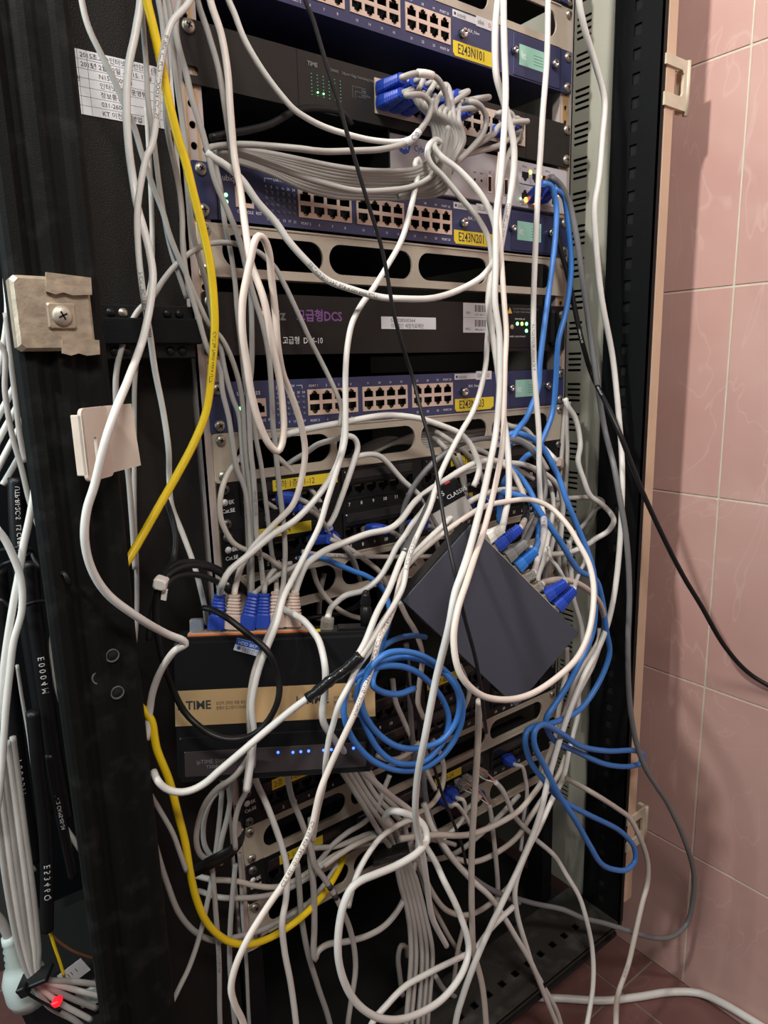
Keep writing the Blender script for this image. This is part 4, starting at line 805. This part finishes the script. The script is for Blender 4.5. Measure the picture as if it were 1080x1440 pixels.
cable('beige cable descending from the slate box right corner, left of the blue loops', 8.2, -50, '797,910,-20 797,941 790,975 785,1005,-40 782,1033 776,1062 768,1092,-60', BEIGE)
cable('white cable running down beside the blue loops and on to the bottom right of centre', 8.6, -70, '813,960,-30 813,1003 806,1032 800,1057 792,1095 780,1117 757,1167 746,1187 729,1228 724,1252 727,1285 741,1334 748,1356,-85 763,1385 782,1420 790,1446', WHITE)
cable('white cable crossing under the slate box corner into the right-hand strands', 8, -60, '844,884,-60 842,900 828,925 812,950 800,985 788,1020 778,1047 768,1075 760,1105', BEIGE)
cable('short white stub between the slate box plugs and the side panel', 6.5, -30, '757,700 752,725 745,735 737,750 736,765 742,775', GREY)
cable('vertical white cable seen beyond the plugs of the slate box', 7, -12, '787,742 786,780 788,820 792,850', GREY)
cable('white cable between the blue arch and the vents, upper right of the slate box', 7.5, -22, '786,735 779,756 771,783 757,803 752,813', WHITE)
cable('white patch cable with moulded boot at the right end of the uppermost patch panel', 8, -12, '752,620,10 765,630 776,641 784,650,-22', WHITE, z=('n', '786,652,-4'))

# ---------------------------------------------------------------- cables seen through the tan panel under the lowest blue switch
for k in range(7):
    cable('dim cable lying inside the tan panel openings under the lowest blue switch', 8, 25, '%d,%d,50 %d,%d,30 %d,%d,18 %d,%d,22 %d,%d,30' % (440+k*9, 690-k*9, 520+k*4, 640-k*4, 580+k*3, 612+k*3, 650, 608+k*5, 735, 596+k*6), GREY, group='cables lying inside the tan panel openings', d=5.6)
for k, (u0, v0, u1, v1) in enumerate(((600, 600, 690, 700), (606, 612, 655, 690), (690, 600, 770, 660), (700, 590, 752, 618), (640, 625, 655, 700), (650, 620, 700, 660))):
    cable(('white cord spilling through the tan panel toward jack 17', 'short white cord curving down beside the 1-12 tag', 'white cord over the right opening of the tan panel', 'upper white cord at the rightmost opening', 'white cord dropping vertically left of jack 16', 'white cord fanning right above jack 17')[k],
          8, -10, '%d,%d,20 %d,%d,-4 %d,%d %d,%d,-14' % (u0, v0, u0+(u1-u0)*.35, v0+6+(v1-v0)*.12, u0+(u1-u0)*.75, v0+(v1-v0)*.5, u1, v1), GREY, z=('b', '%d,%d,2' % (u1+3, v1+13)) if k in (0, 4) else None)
cable('white cable passing under the tape splice and down left of the printed one', 9, -138, '556,850,-128 543,880 520,915,-146 503,938 490,965 477,990,-150 468,1020 463,1037 458,1070,-135 456,1100 447,1140 440,1182,-80', WHITE)

# ---------------------------------------------------------------- hub plugs and the black lead coiled round the hub
cable('grey cable to the third, blue hub plug, arching back over the lower patch panel', 8, -24, '460,783,-22 448,785 427,791 408,800 393,808 371,824,-30 357,835', GREY, z=('|b', hubtop(347)))
cable('white cable with black pen marks, over the hub top and down across its tan strip', 10.3, -45, '356,838,-32 366,839 380,845,-45 400,857,-62 427,873,-92 440,888 448,900 457,937,-125 457,973 453,1000 455,1016 463,1030,-122 487,1060 513,1087 547,1117,-95 577,1140 590,1156,-90 588,1180 587,1203', WHITE, pr=[('— ㅡ·', 4, .02),], a=None)
cable('short cable rising from the fourth, dark blue hub plug', 8, -28, '372,828 376,815 384,803 396,795,-14 410,792', GREY, a=('|b', hubtop(370)))
cable('short beige cable above the fifth hub plug, hidden behind the white strands', 8, -20, '389,832 388,815 386,800,-10 384,785', BEIGE, a=('|n', hubtop(391)))
cable('beige cable of the sixth, beige-booted hub plug', 8, -24, '413,834 410,822 405,812 398,800,-12 390,790', BEIGE, a=('|n', hubtop(412)))
cable('white cable from the clear hub plug, curving up past the metal sleeve', 9.2, -34, '461,868 469,851 485,838 511,830 533,813,-48 547,791 558,769 571,751 579,738,-60 592,722 604,706', WHITE, a=('|c', hubtop(460)))
cable('white cable standing behind the clear hub plug', 8, -10, '448,872,20 449,850 452,825 456,806', BEIGE)
cable('beige cable curving from the middle down right to the power jack of the hub', 8, -12, '440,800 446,820 460,842 478,858 494,866 510,870', BEIGE)
def plugbody(root):
    P = hubtop(515); e = unit(ey); F = frame(P, ex, np.cross(e, ex)) if False else None
    b = MB(); X = unit(ex); F = np.eye(4); F[:3, 0] = X; F[:3, 1] = np.cross(e, X); F[:3, 2] = e; F[:3, 3] = P
    b.lathe(F, [(5.2, 0), (5.2, 16), (4.2, 17), (4.2, 19), (5, 20), (4.1, 22), (4.8, 23), (3.8, 25), (4.3, 26), (3.2, 30), (.1, 30.2)], BLKPL, 16); b.build('power_plug', root)
P = hubtop(515)
t = thing('power_lead', 'black power lead coiled with an ivory tie, ringed around the hub front', 'power cable', P)
plugbody(t)
b = MB()
C = spline([P+unit(ey)*30]+parse('514,838,-30 505,850 480,862,0 440,868,18 392,872,10 330,866,-22 300,857,-30 287,855,-36 297,857 318,868,-62 343,887,-78 377,917,-100 391,950 392,980,-108 378,1012 358,1032,-100 330,1040 300,1034,-80 262,1004,-60 236,950,-55 221,890,-60 219,850,-62 224,826,-64 240,806 262,796,-55 290,797 318,812,-30 340,830,-15', -60)); tube(b, C, 2.7, BLACKC)
b.build('lead', t)
for q in ('228,838,-60 224,860 212,880,-62', ):
    pass
for i, pth in enumerate(('226,822,-60 240,798,-50 266,790 300,797,-28 338,822,-10 352,842,5', '228,828,-66 246,812,-60 275,808 308,820,-36 336,845,-20', '232,700,-22 242,730 247,757 244,785,-40 230,812,-58 220,840 212,870,-58 209,900')):
    b = MB(); tube(b, spline(parse(pth, -50)), 2.6, BLACKC); b.build('lead_turn', t)
G = frame(at(226, 821, -66), unit((.79, -.5, -.3)), unit((.2, -.1, .97))); b = MB(); b.box(G, -5, 5, -4, 5, -6, 6, BOOTW, 1.5); b.box(G, 2, 6, -12, -3, -1, 1.5, BOOTW); b.build('cable_tie', t, 'ivory cable tie')
b = MB(); G = frame(hubtop(277)-unit(ex)*5.5, ex, np.cross(unit(ey), ex)); 
F = np.eye(4); F[:3, 0] = unit(ex); F[:3, 1] = np.cross(unit(ey), unit(ex)); F[:3, 2] = unit(ey); F[:3, 3] = hubtop(277)
b.box(F, -5.8, 5.8, -4, 4, 0, 12, CLEARP, 1); b.box(F, -4.4, 4.4, -3, 3, 2, 10, BOOTLB, 1); tag(b.build('dummy_plug'), 'clear bluish plug without cable at the left end of the hub top', 'plug')

# blue plugs in the patch panels
for u, v, y, lb in ((395, 700, 0, 'jack 3 of the uppermost patch panel'), (402, 712, 0, 'under the yellow tag of the uppermost patch panel'), (440, 757, 0, 'left of jack 7 in the second patch panel'), (520, 744, -4, 'jack 9 of the second patch panel'), (578, 738, -2, 'the jack nearest the grey adapter')):
    P = at(u, v, y); Tt = at(u+24, v+1, y-28)
    cable('stub cord with a blue boot at ' + lb, 7, y-28, '', GREY, pts=[Tt, at(u+40, v+9, y-30), at(u+56, v+28, y-26), at(u+64, v+50, y-14)], a=('b', P), d=5.2)
for u, v, du, dv, lb, pth in ((632, 1113, 12, 10, 'the upper one of the blue plug pair below the 13-24 tag', '650,1124,-40 654,1140 648,1156 632,1172,-30 620,1184'), (622, 1122, 12, 12, 'the lower one of the blue plug pair below the 13-24 tag', '640,1131,-42 651,1142 660,1158 668,1175,-30'), (712, 1066, 14, 10, 'a blue plug at jack 18 right of the bare twisted ends', '733,1077,-40 739,1095 741,1118,-36 736,1150 734,1180 732,1196,-30')):
    P = at(u, v, -3); T0 = at(u+du, v+dv, -36)
    cable('white cord hanging from ' + lb, 8, -36, '', WHITE, pts=[T0]+parse(pth, -38), a=('b', P), d=5.6)

# untwisted ends punched into jacks at the 3F 13-24 panel
def bare(label, u, v, pth, y=-40, m=GREY):
    def ex_(root):
        L = parse(pth, y); P = L[0]; Q = at(u, v, -4)
        for i, c in enumerate((BLUE, ORANGE, LETTER, mat('brown_wire', (.18, .08, .04), .5))):
            b = MB(); o = np.array([math.cos(i*1.7)*3.4, 0, math.sin(i*1.7)*3.4]); tube(b, spline([P, (P+Q)/2+o*1.6, Q+o]), .7, c, 6); b.build('wire', root)
        b = MB(); b.box(tr(FRONT, Q[0], Q[2], 2), -5.5, 5.5, -4.5, 4.5, 0, 16, CLEARP, 1); b.build('modular_plug', root)
    cable(label, 7.6, y, pth, m, extra=ex_)
bare('cord with bare coloured wires at its plug, running to the lower right', 672, 1084, '697,1100,-40 707,1112 723,1147 747,1173 753,1180,-45 780,1204 797,1231,-70 815,1262 825,1295,-95 833,1336 834,1384 825,1445,-130', -40, WHITE)
bare('cord with bare coloured wires hanging straight down beside the long beige one', 655, 1094, '688,1132,-42 691,1150 694,1177 698,1217 700,1250 697,1290,-60')
bare('short untwisted cord joining the tangle left of the bare-wire pair', 645, 1100, '676,1118,-36 668,1128 655,1140 650,1158,-28')

# ---------------------------------------------------------------- the lower tangle
cable('beige cable dropping plumb from under the slate box through the lower tangle', 10, -130, '674,985,-150 673,1010 672,1043,-130 667,1127 664,1180 663,1216 664,1305 666,1336,-110 678,1385 684,1446', BEIGE)
cable('bright white cable hooking at lower centre, then a big U at the bottom', 11, -130, '548,1160,-90 541,1150,-100 548,1141 564,1142,-125 582,1149 597,1163 600,1181 587,1199,-150 558,1217 527,1230 508,1238 495,1248,-150 484,1270 478,1295 475,1330 477,1355 486,1385 503,1412 529,1430,-160 560,1434 594,1423 623,1404 645,1377,-150 656,1353 659,1335 657,1318,-135 651,1298 640,1270 625,1240,-110 612,1212 600,1192,-70 588,1170,-40', WHITE)
cable('white cable crossing under the bright hook and following it down left', 8.5, -105, '590,1152,-85 574,1154 556,1163 535,1178 517,1202 501,1233 494,1256,-120 490,1275', WHITE)
for k, (xa, xb, xc) in enumerate(((480, 505, 571), (487, 515, 578), (494, 527, 587), (503, 540, 594), (513, 552, 601))):
    cable(('leftmost', 'second', 'middle', 'fourth', 'rightmost')[k] + ' of five grey cables in the strapped bundle running to the bottom edge', 8.3, -50, '%d,%d,-20 %d,%d %d,%d,-45 %d,%d %d,%d %d,%d,-62 %d,%d %d,%d %d,%d,-75' % (xa-10, 1068-k*3, xa+28, 1128-k*2, xb+30, 1172-k*2, 553+k*5, 1200, 562+k*6, 1240, 574+k*6, 1288, 578+k*7.5, 1340, xc+4, 1392, xc, 1446), GREY)
b = MB(); C_ = at(550, 1201, -54); F = frame(C_, unit((.8, -.5, .25)), unit((-.2, -.1, .97)))
b.box(F, -22, 20, -4, 4, -7, 7, TAPE, 1.5); tag(b.build('cable_strap'), 'black strap around the grey cable bundle at lower centre', 'cable strap')
cable('grey cable bowing out of sight under the hub and down to the bottom left', 10, -72, '355,1075,-40 360,1098 373,1127 387,1163 397,1193 404,1225 402,1265 397,1296,-75 400,1336 409,1384 417,1446', WHITE)
cable('grey cable with black bands leaving the hub shadow and meandering to the bottom', 9, -48, '403,1085,-30 410,1120 423,1153 437,1193,-60 443,1217 457,1237 473,1263 493,1310 500,1360 493,1413 489,1446', GREY, sleeves=((.30, .315, 1.06, INK, 'black_band', None), (.335, .35, 1.06, INK, 'black_band', None)))
cable('grey cable bent like a hairpin at the lower left of the bright U', 9.5, -66, '437,1150,-50 436,1200 441,1250 442,1305 441,1338 443,1349 447,1338 459,1329 488,1324 519,1315 543,1300 562,1276,-60 573,1250 583,1215 586,1185,-30', GREY)
cable('grey cable slanting from the tangle to the bottom left of centre', 9, -62, '418,1215,-40 421,1250 424,1290 433,1340 447,1387 465,1446', GREY)
cable('grey cable leaning down left near the black post foot', 8, -40, '300,1225 292,1267 282,1312 266,1360 254,1385 236,1420,-60 215,1450,-66', GREY)
cable('printed grey cable hanging plumb at the lower left', 7.8, -44, '296,1205 299,1228 303,1276 308,1348 310,1446', GREY, pr=[('CAT.5E UTP CABLE 4PR', 3.2, .3)])
cable('grey cable behind the long white one at the lower left', 8, -36, '331,1215 327,1260 324,1300 323,1348 326,1397 331,1446', GREY)
cable('thin grey cable right of the printed plumb one, hanging inside the cabinet', 6, -20, '337,1200 339,1240 341,1288 346,1348 351,1446', GREY)
cable('grey cable forming a wide shallow U crossing the yellow one near the bottom', 8.5, -34, '196,1110,-62 214,1175,-60 234,1240,-52 253,1286 277,1312 304,1323 335,1317,-34 368,1308 404,1289 432,1271 455,1245 475,1215,-20', GREY)
cable('grey cable curling behind the black strap at lower left, then right across the panel', 8, -26, '262,1228,15 300,1237,-24 320,1238 337,1240 362,1246 390,1247 415,1238 440,1222 470,1203,-30 500,1190 533,1183 560,1176 585,1173', BEIGE)
cable('grey cable in a flat curve just below the former, lower left of the tangle', 8, -28, '272,1250,20 310,1262,-26 333,1263 373,1260 405,1250 430,1236 453,1217 480,1200 510,1180,-34 545,1166 570,1166', GREY)
cable('grey cable running flat right from the panel tag through the strapped bundle', 8, -28, '425,1198 440,1193 473,1190 500,1180 517,1173 550,1172 590,1178,-36 625,1184 640,1188', GREY)
cable('beige loop returning from the blue coil down into the tangle', 8.5, -55, '608,1040,-30 618,1058 624,1078 622,1105 610,1128 592,1141 577,1148 560,1160,-70 535,1178 517,1202 500,1230', BEIGE)
cable('dark grey cable swinging from behind the coil across the tangle to the right', 9.5, -66, '592,1060,-40 595,1090 598,1120 608,1158 625,1195 647,1219 680,1245 705,1258,-60 730,1270', DGREY)
cable('dark grey cable standing straight behind the blue coil', 9, -40, '571,905,-30 574,950 577,1000 580,1040 584,1080 590,1120', DGREY)
cable('grey cable sloping from the tangle down right past the plumb beige one', 9, -76, '596,1130,-60 606,1160 618,1180 642,1214 664,1238 690,1262 709,1290,-85 722,1312 748,1356,-92 764,1395 785,1446', WHITE)
cable('beige cable under the white one, sloping more steeply to the right', 8.5, -58, '585,1205,-40 596,1232 612,1262 628,1280 650,1287 672,1282 700,1262 722,1240', BEIGE)
cable('white cable sweeping from lower right of centre to the bottom, parallel to the U', 9.2, -112, '722,1275,-90 690,1306 668,1335 652,1344 623,1358 594,1373 570,1387 546,1411 520,1446', WHITE)
cable('beige cable curving through the lower right of the tangle towards the rail', 8.8, -40, '640,1208,-40 667,1212 697,1200 727,1177 745,1150 765,1120 785,1090 796,1062,-40', BEIGE)
cable('grey cable crossing the rightmost tangle at half height', 8, -30, '566,1196 590,1205 615,1208 640,1200 668,1180 700,1150 730,1118,-24', GREY)
cable('grey stub standing in the dark bottom, bent over like a crook', 8, -20, '566,1400 562,1370 560,1345 564,1330 571,1332 573,1345', GREY)
cable('grey cable hooking around in the dark right of the strapped bundle', 7.5, -30, '612,1372 625,1392 640,1402 658,1413 672,1418 683,1412', GREY)
cable('thin beige cable hanging beyond the plumb beige one to the bottom', 7, -22, '655,1290 650,1310 643,1340 638,1380 630,1420 626,1446', BEIGE)
cable('grey cable swept up right from the panel toward the bright hook', 8, -24, '436,1225 450,1210 468,1188 490,1170,-36 510,1158 528,1140 540,1110 548,1090', GREY)
cable('beige cable forming the inner curve left of the strapped bundle', 8, -34, '455,1218 480,1200 505,1185 535,1174 560,1180 575,1196,-40 590,1225 602,1262 617,1290 632,1318,-20 650,1345,10', BEIGE)
cable('white cable from the second row down beside the coil, lower end curled', 8, -26, '552,955 556,985 566,1010 578,1036 590,1062 600,1085 612,1110,-30', WHITE)
cable('beige cable behind the blue coil hanging from under the slate box', 8.5, -40, '561,845,-50 572,868 586,892 594,925 590,960 588,990 596,1010', BEIGE)
cable('grey cable curling below the hub lower right corner', 8, -34, '530,1062 545,1068 562,1066 578,1056 590,1044', BEIGE)
cable('white cord looping short at the right of the coil', 7.5, -16, '646,935 655,955 660,975 655,990,-10 650,1000', WHITE)
# left part of the lower tangle, near the strap
cable('outer grey loop bulging left of the patch panel beneath the hub', 9.2, -48, '350,1065,-80 330,1092 307,1108 292,1125 281,1150 276,1183 283,1203 300,1212,-44', GREY)
cable('inner grey loop nested in the bulging one beneath the hub', 8, -38, '325,1100 300,1120 288,1150 287,1185 298,1205 312,1214', GREY)
cable('grey cable descending from the hub edge into the black hook-and-loop strap', 8.4, -46, '326,1090 322,1138 312,1180 307,1206', GREY)
cable('second grey cable entering the strap, slightly left of the other', 8, -42, '314,1090 309,1149 303,1202', GREY)
cable('grey cable wavering down to the strap from the hub lamps', 8.8, -60, '356,1050,-88 356,1075 351,1104,-62 336,1133 330,1160 331,1194', GREY)
cable('grey cable slipping behind the post at lower left', 8, -60, '190,1085,-65 208,1112 228,1145 243,1172 254,1202 262,1225', GREY)
b = MB(); L_ = spline(parse('272,1226,-40 300,1212,-56 328,1196,-58 345,1170,-46 342,1150,-34 330,1142,-30', -50)); T, A, B = frames(L_)
v = []; 
for i in range(len(L_)):
    up = unit((.1, -.1, 1)); v += [L_[i]+up*7, L_[i]-up*7, L_[i]-up*7+RN*-1.5, L_[i]+up*7+RN*-1.5]
b.add(v, [(4*i+k, 4*i+(k+1) % 4, 4*i+4+(k+1) % 4, 4*i+4+k) for i in range(len(L_)-1) for k in range(4)]+[(3, 2, 1, 0), tuple(4*(len(L_)-1)+k for k in range(4))], BLKPL, True)
tag(b.build('hook_and_loop_strap'), 'black hook-and-loop strap ring holding grey cables at lower left', 'cable strap')

# ---------------------------------------------------------------- floor and right bottom
P_ = [on(u, v, 2, FZ+7) for u, v in ((735, 1399), (752, 1402), (791, 1404), (849, 1407), (897, 1402), (945, 1395), (984, 1397), (1017, 1411), (1051, 1431), (1085, 1452))]
P_ = [p if p[0] < WX-8 else on(u, v, 0, WX-8) for p, (u, v) in zip(P_, ((735, 1399), (752, 1402), (791, 1404), (849, 1407), (897, 1402), (945, 1395), (984, 1397), (1017, 1411), (1051, 1431), (1085, 1452)))]
cable('thick cream cable lying across the floor tiles toward the wall', 15, 0, '', WHITE, pts=P_, d=12)
cable('white cable arching off the black post and dropping to the floor', 8, -90, '796,1094,-60 830,1113,-100 868,1137 885,1150 897,1171,-125 911,1214 910,1245 904,1267 892,1320 883,1358 870,1395,-150 866,1446,-190', BEIGE, pr=[('UTP CAT.5E', 3, .6)])

# ---------------------------------------------------------------- outside the left post
for lb, w_, y_, pth, m in (
    ('white cable hugging the left picture edge beside the tan bracket', 8.5, 0, '-6,300 4,333 8,397 10,439 3,494 -6,540', WHITE),
    ('grey cable crossing from the left edge down behind the post, the longest there', 8.5, -20, '-4,480 6,494 7,550 17,611 31,661 41,703 55,745 62,790', GREY),
    ('white cable parallel inside the longest left one', 8.5, -10, '8,440 14,494 22,564 29,619 36,650', GREY),
    ('grey cable leaning right next to the ribbed post', 7, 5, '12,430 17,472 25,522 36,560 44,600', GREY),
    ('white cable slanting down left, uppermost of the slanted ones at the left edge', 10, 30, '44,560 33,590 12,630 -6,664', WHITE),
    ('white cable slanting down left, second of the slanted ones', 10, 36, '38,540 26,568 6,604 -8,630', WHITE),
    ('white cable slanting down left, third of the slanted ones', 10, 40, '28,530 16,552 -8,596', WHITE),
    ('white cable slanting down left, lowest, under the crossing grey pair', 10, 34, '46,600 36,625 20,655 4,682', WHITE),
    ('long bright white cable coming from behind the post to the lower left edge', 11.5, -30, '53,640,-10 50,663,-30 48,693 42,727 33,768 28,800 19,848 8,918 2,973 -6,1030', WHITE),
    ('bright white cable from the left edge curving down beside the long bright one', 11.5, -34, '-6,742 6,757 17,779 29,812 31,857 19,904 14,945 8,1001 6,1030 0,1107 -6,1150', WHITE),
    ('pale cable bent behind the post low on the left', 9, 20, '76,880 73,905 76,950 84,980 94,1010', WHITE),
    ('thin wire running beside the black conduits', 2.5, 10, '24,935 30,975 40,1035 50,1110 60,1180', GREY),
    ('thin stiff wire looping under the left conduits', 2.5, 10, '14,1070 20,1110 30,1170 40,1210 50,1224', GREY),
    ('white cable stub peeping out right of the conduits', 9, 14, '92,1165 103,1180 115,1198 124,1214', WHITE)):
    cable(lb, w_, y_, pth, m)
for lb, w_, y_, pth, tx in (
    ('thick black cable with white lettering, uppermost at left', 27, 26, '24,672 25,720 30,790 40,880 54,970 66,1060 72,1140', [('UTP-RI-2C-S   LS CABLE', 5, .02)]),
    ('thick black cable reading E0004M beside the post', 25, 14, '42,790 48,860 58,930 66,990 76,1060 92,1150', [('E 0 0 0 4 M', 7, .34)]),
    ('thick black cable reading F0003M at the far left', 26, 34, '-2,800 4,880 12,960 22,1040 34,1130 48,1210', [('F 0 0 0 3 M', 7, .62)]),
    ('thick black cable reading E5346Q ending in stripped ends at lower left', 22, 4, '46,1000 54,1080 62,1150 66,1214 66,1308', [('E 5 3 4 6 Q', 7, .68)]),
    ('thick black cable with white stripes and small print at lower left', 18, 12, '70,1060 80,1120 92,1180 103,1232', [('|| -12 CAMS-05-24', 4.5, .3)])):
    cable(lb, w_, y_, pth, BLACKC, pr=tx, ink=LETTER, d={27: 15, 25: 14, 26: 14.5, 22: 12, 18: 9}[w_], name='power_cable', cat='power cable')
for k in range(5):
    cable(('first', 'second', 'third', 'fourth', 'fifth')[k] + ' strand from the left in the pale bundle with a black zip tie', 9.2, -6, '%d,%d %d,%d %d,%d %d,%d,-10 %d,%d %d,%d %d,%d,-14' % (-14+k*8, 1060-k*6, -2+k*9, 1160, 10+k*9, 1250, 26+k*7, 1330, 42+k*4.2, 1374, 66+k*9, 1412-k*8, 120+k*8, 1450-k*16), WHITE if k % 2 else GREY)
b = MB(); F = frame(at(50, 1377, -18), unit((.75, -.5, .35)), unit((-.3, .1, .95))); b.box(F, -15, 13, -2, 2, -9, 7, BLKPL, .8); b.box(F, -12, -4, -5, 5, 4, 10, BLKPL, 1); tube(b, spline([pt(F, -8, -3, 6), pt(F, -4, -18, 4), pt(F, 6, -36, 4)]), 1.2, BLKPL, 6); tag(b.build('zip_tie'), 'black zip tie around the pale cable bundle at the lower left corner', 'cable tie')
t = thing('power_plug', 'white moulded mains plug with ribbed neck at the lower left corner', 'plug', at(40, 1400, 10))
e1 = unit(at(48, 1415, 8)-at(12, 1318, 16)); X_ = unit(np.cross(e1, [0, 1, 0])); F = np.eye(4); F[:3, 2] = e1; F[:3, 0] = X_; F[:3, 1] = np.cross(e1, X_); F[:3, 3] = at(12, 1316, 16)
b = MB(); b.lathe(F, [(6, 0), (7, 6), (6, 8), (8, 12), (7, 14), (9, 18), (8, 20), (10, 24), (9, 26), (13, 31), (17, 40), (18, 56), (15, 66), (.1, 67)], mat('pale_plug_plastic', (.52, .60, .57), .4), 22); b.build('plug_housing', t)
b = MB(); tube(b, spline([pt(F, 0, 0, 2), pt(F, -2, 2, -20), pt(F, -20, 6, -60)]), 4, GREY); b.build('lead', t)
t = thing('power_strip', 'dark power strip with a glowing red lamp at the lower left corner', 'power strip', at(80, 1425, 30))
F = frame(at(80, 1420, 12), unit((.8, -.5, .3)), unit((-.2, .2, .95))); b = MB(); b.box(F, -34, 50, -22, 12, -34, -2, BLKPL, 3); b.box(F, 20, 44, -8, 8, -2, .5, mat('pale_plug_plastic', (.5, .5, .5)), 1); b.build('housing', t)
b = MB(); F2 = frame(at(78, 1413, -26), unit((.8, -.5, .3)), unit((-.2, .2, .95))); b.box(F2, -3.6, 3.6, -2.6, 2.6, -6, 1, LRED, 1); b.build('switch_lamp', t)
b = MB(); F = frame(at(104, 1368, 6), unit((.8, -.3, .5)), unit((-.4, .1, .9))); b.box(F, -12, 12, -8, 8, -.3, .3, PAPER); b.text(F, -9, -1, '111 1', 6, INK, z=.4); tag(b.build('paper_tag'), 'folded white paper tag among the dark leads near the lower left corner', 'tag')
t = thing('wire_tie', 'black twisted wire ties around the conduits left of the post', 'wire tie', at(30, 790, 0))
for pth in ('-4,775,10 12,772,-4 30,770,-10 46,774,-8 52,790,-6 64,806,-20 80,810,-70 92,808,-97 98,822,-97', '-4,800,12 8,792,0 28,786,-6 44,778,-6', '0,842,8 20,856,4 44,848,0 64,846,2 76,858', '44,776,-8 50,790,-14 58,800,-18'):
    b = MB(); tube(b, spline(parse(pth, 0)), 1.6, BLKPL, 8); b.build('wire', t)
cable('brown leads from the stripped conduit end running right behind the post', 4, 10, '66,1306 80,1322 100,1336 125,1346 145,1350', mat('brown_wire', (.18, .08, .04), .5))
cable('thin yellow wire hanging from the stripped conduit end', 2.5, 8, '70,1310 78,1335 84,1352 90,1372', YELLOW)

for o in bpy.data.objects:
    if '_o' in o: del o['_o']
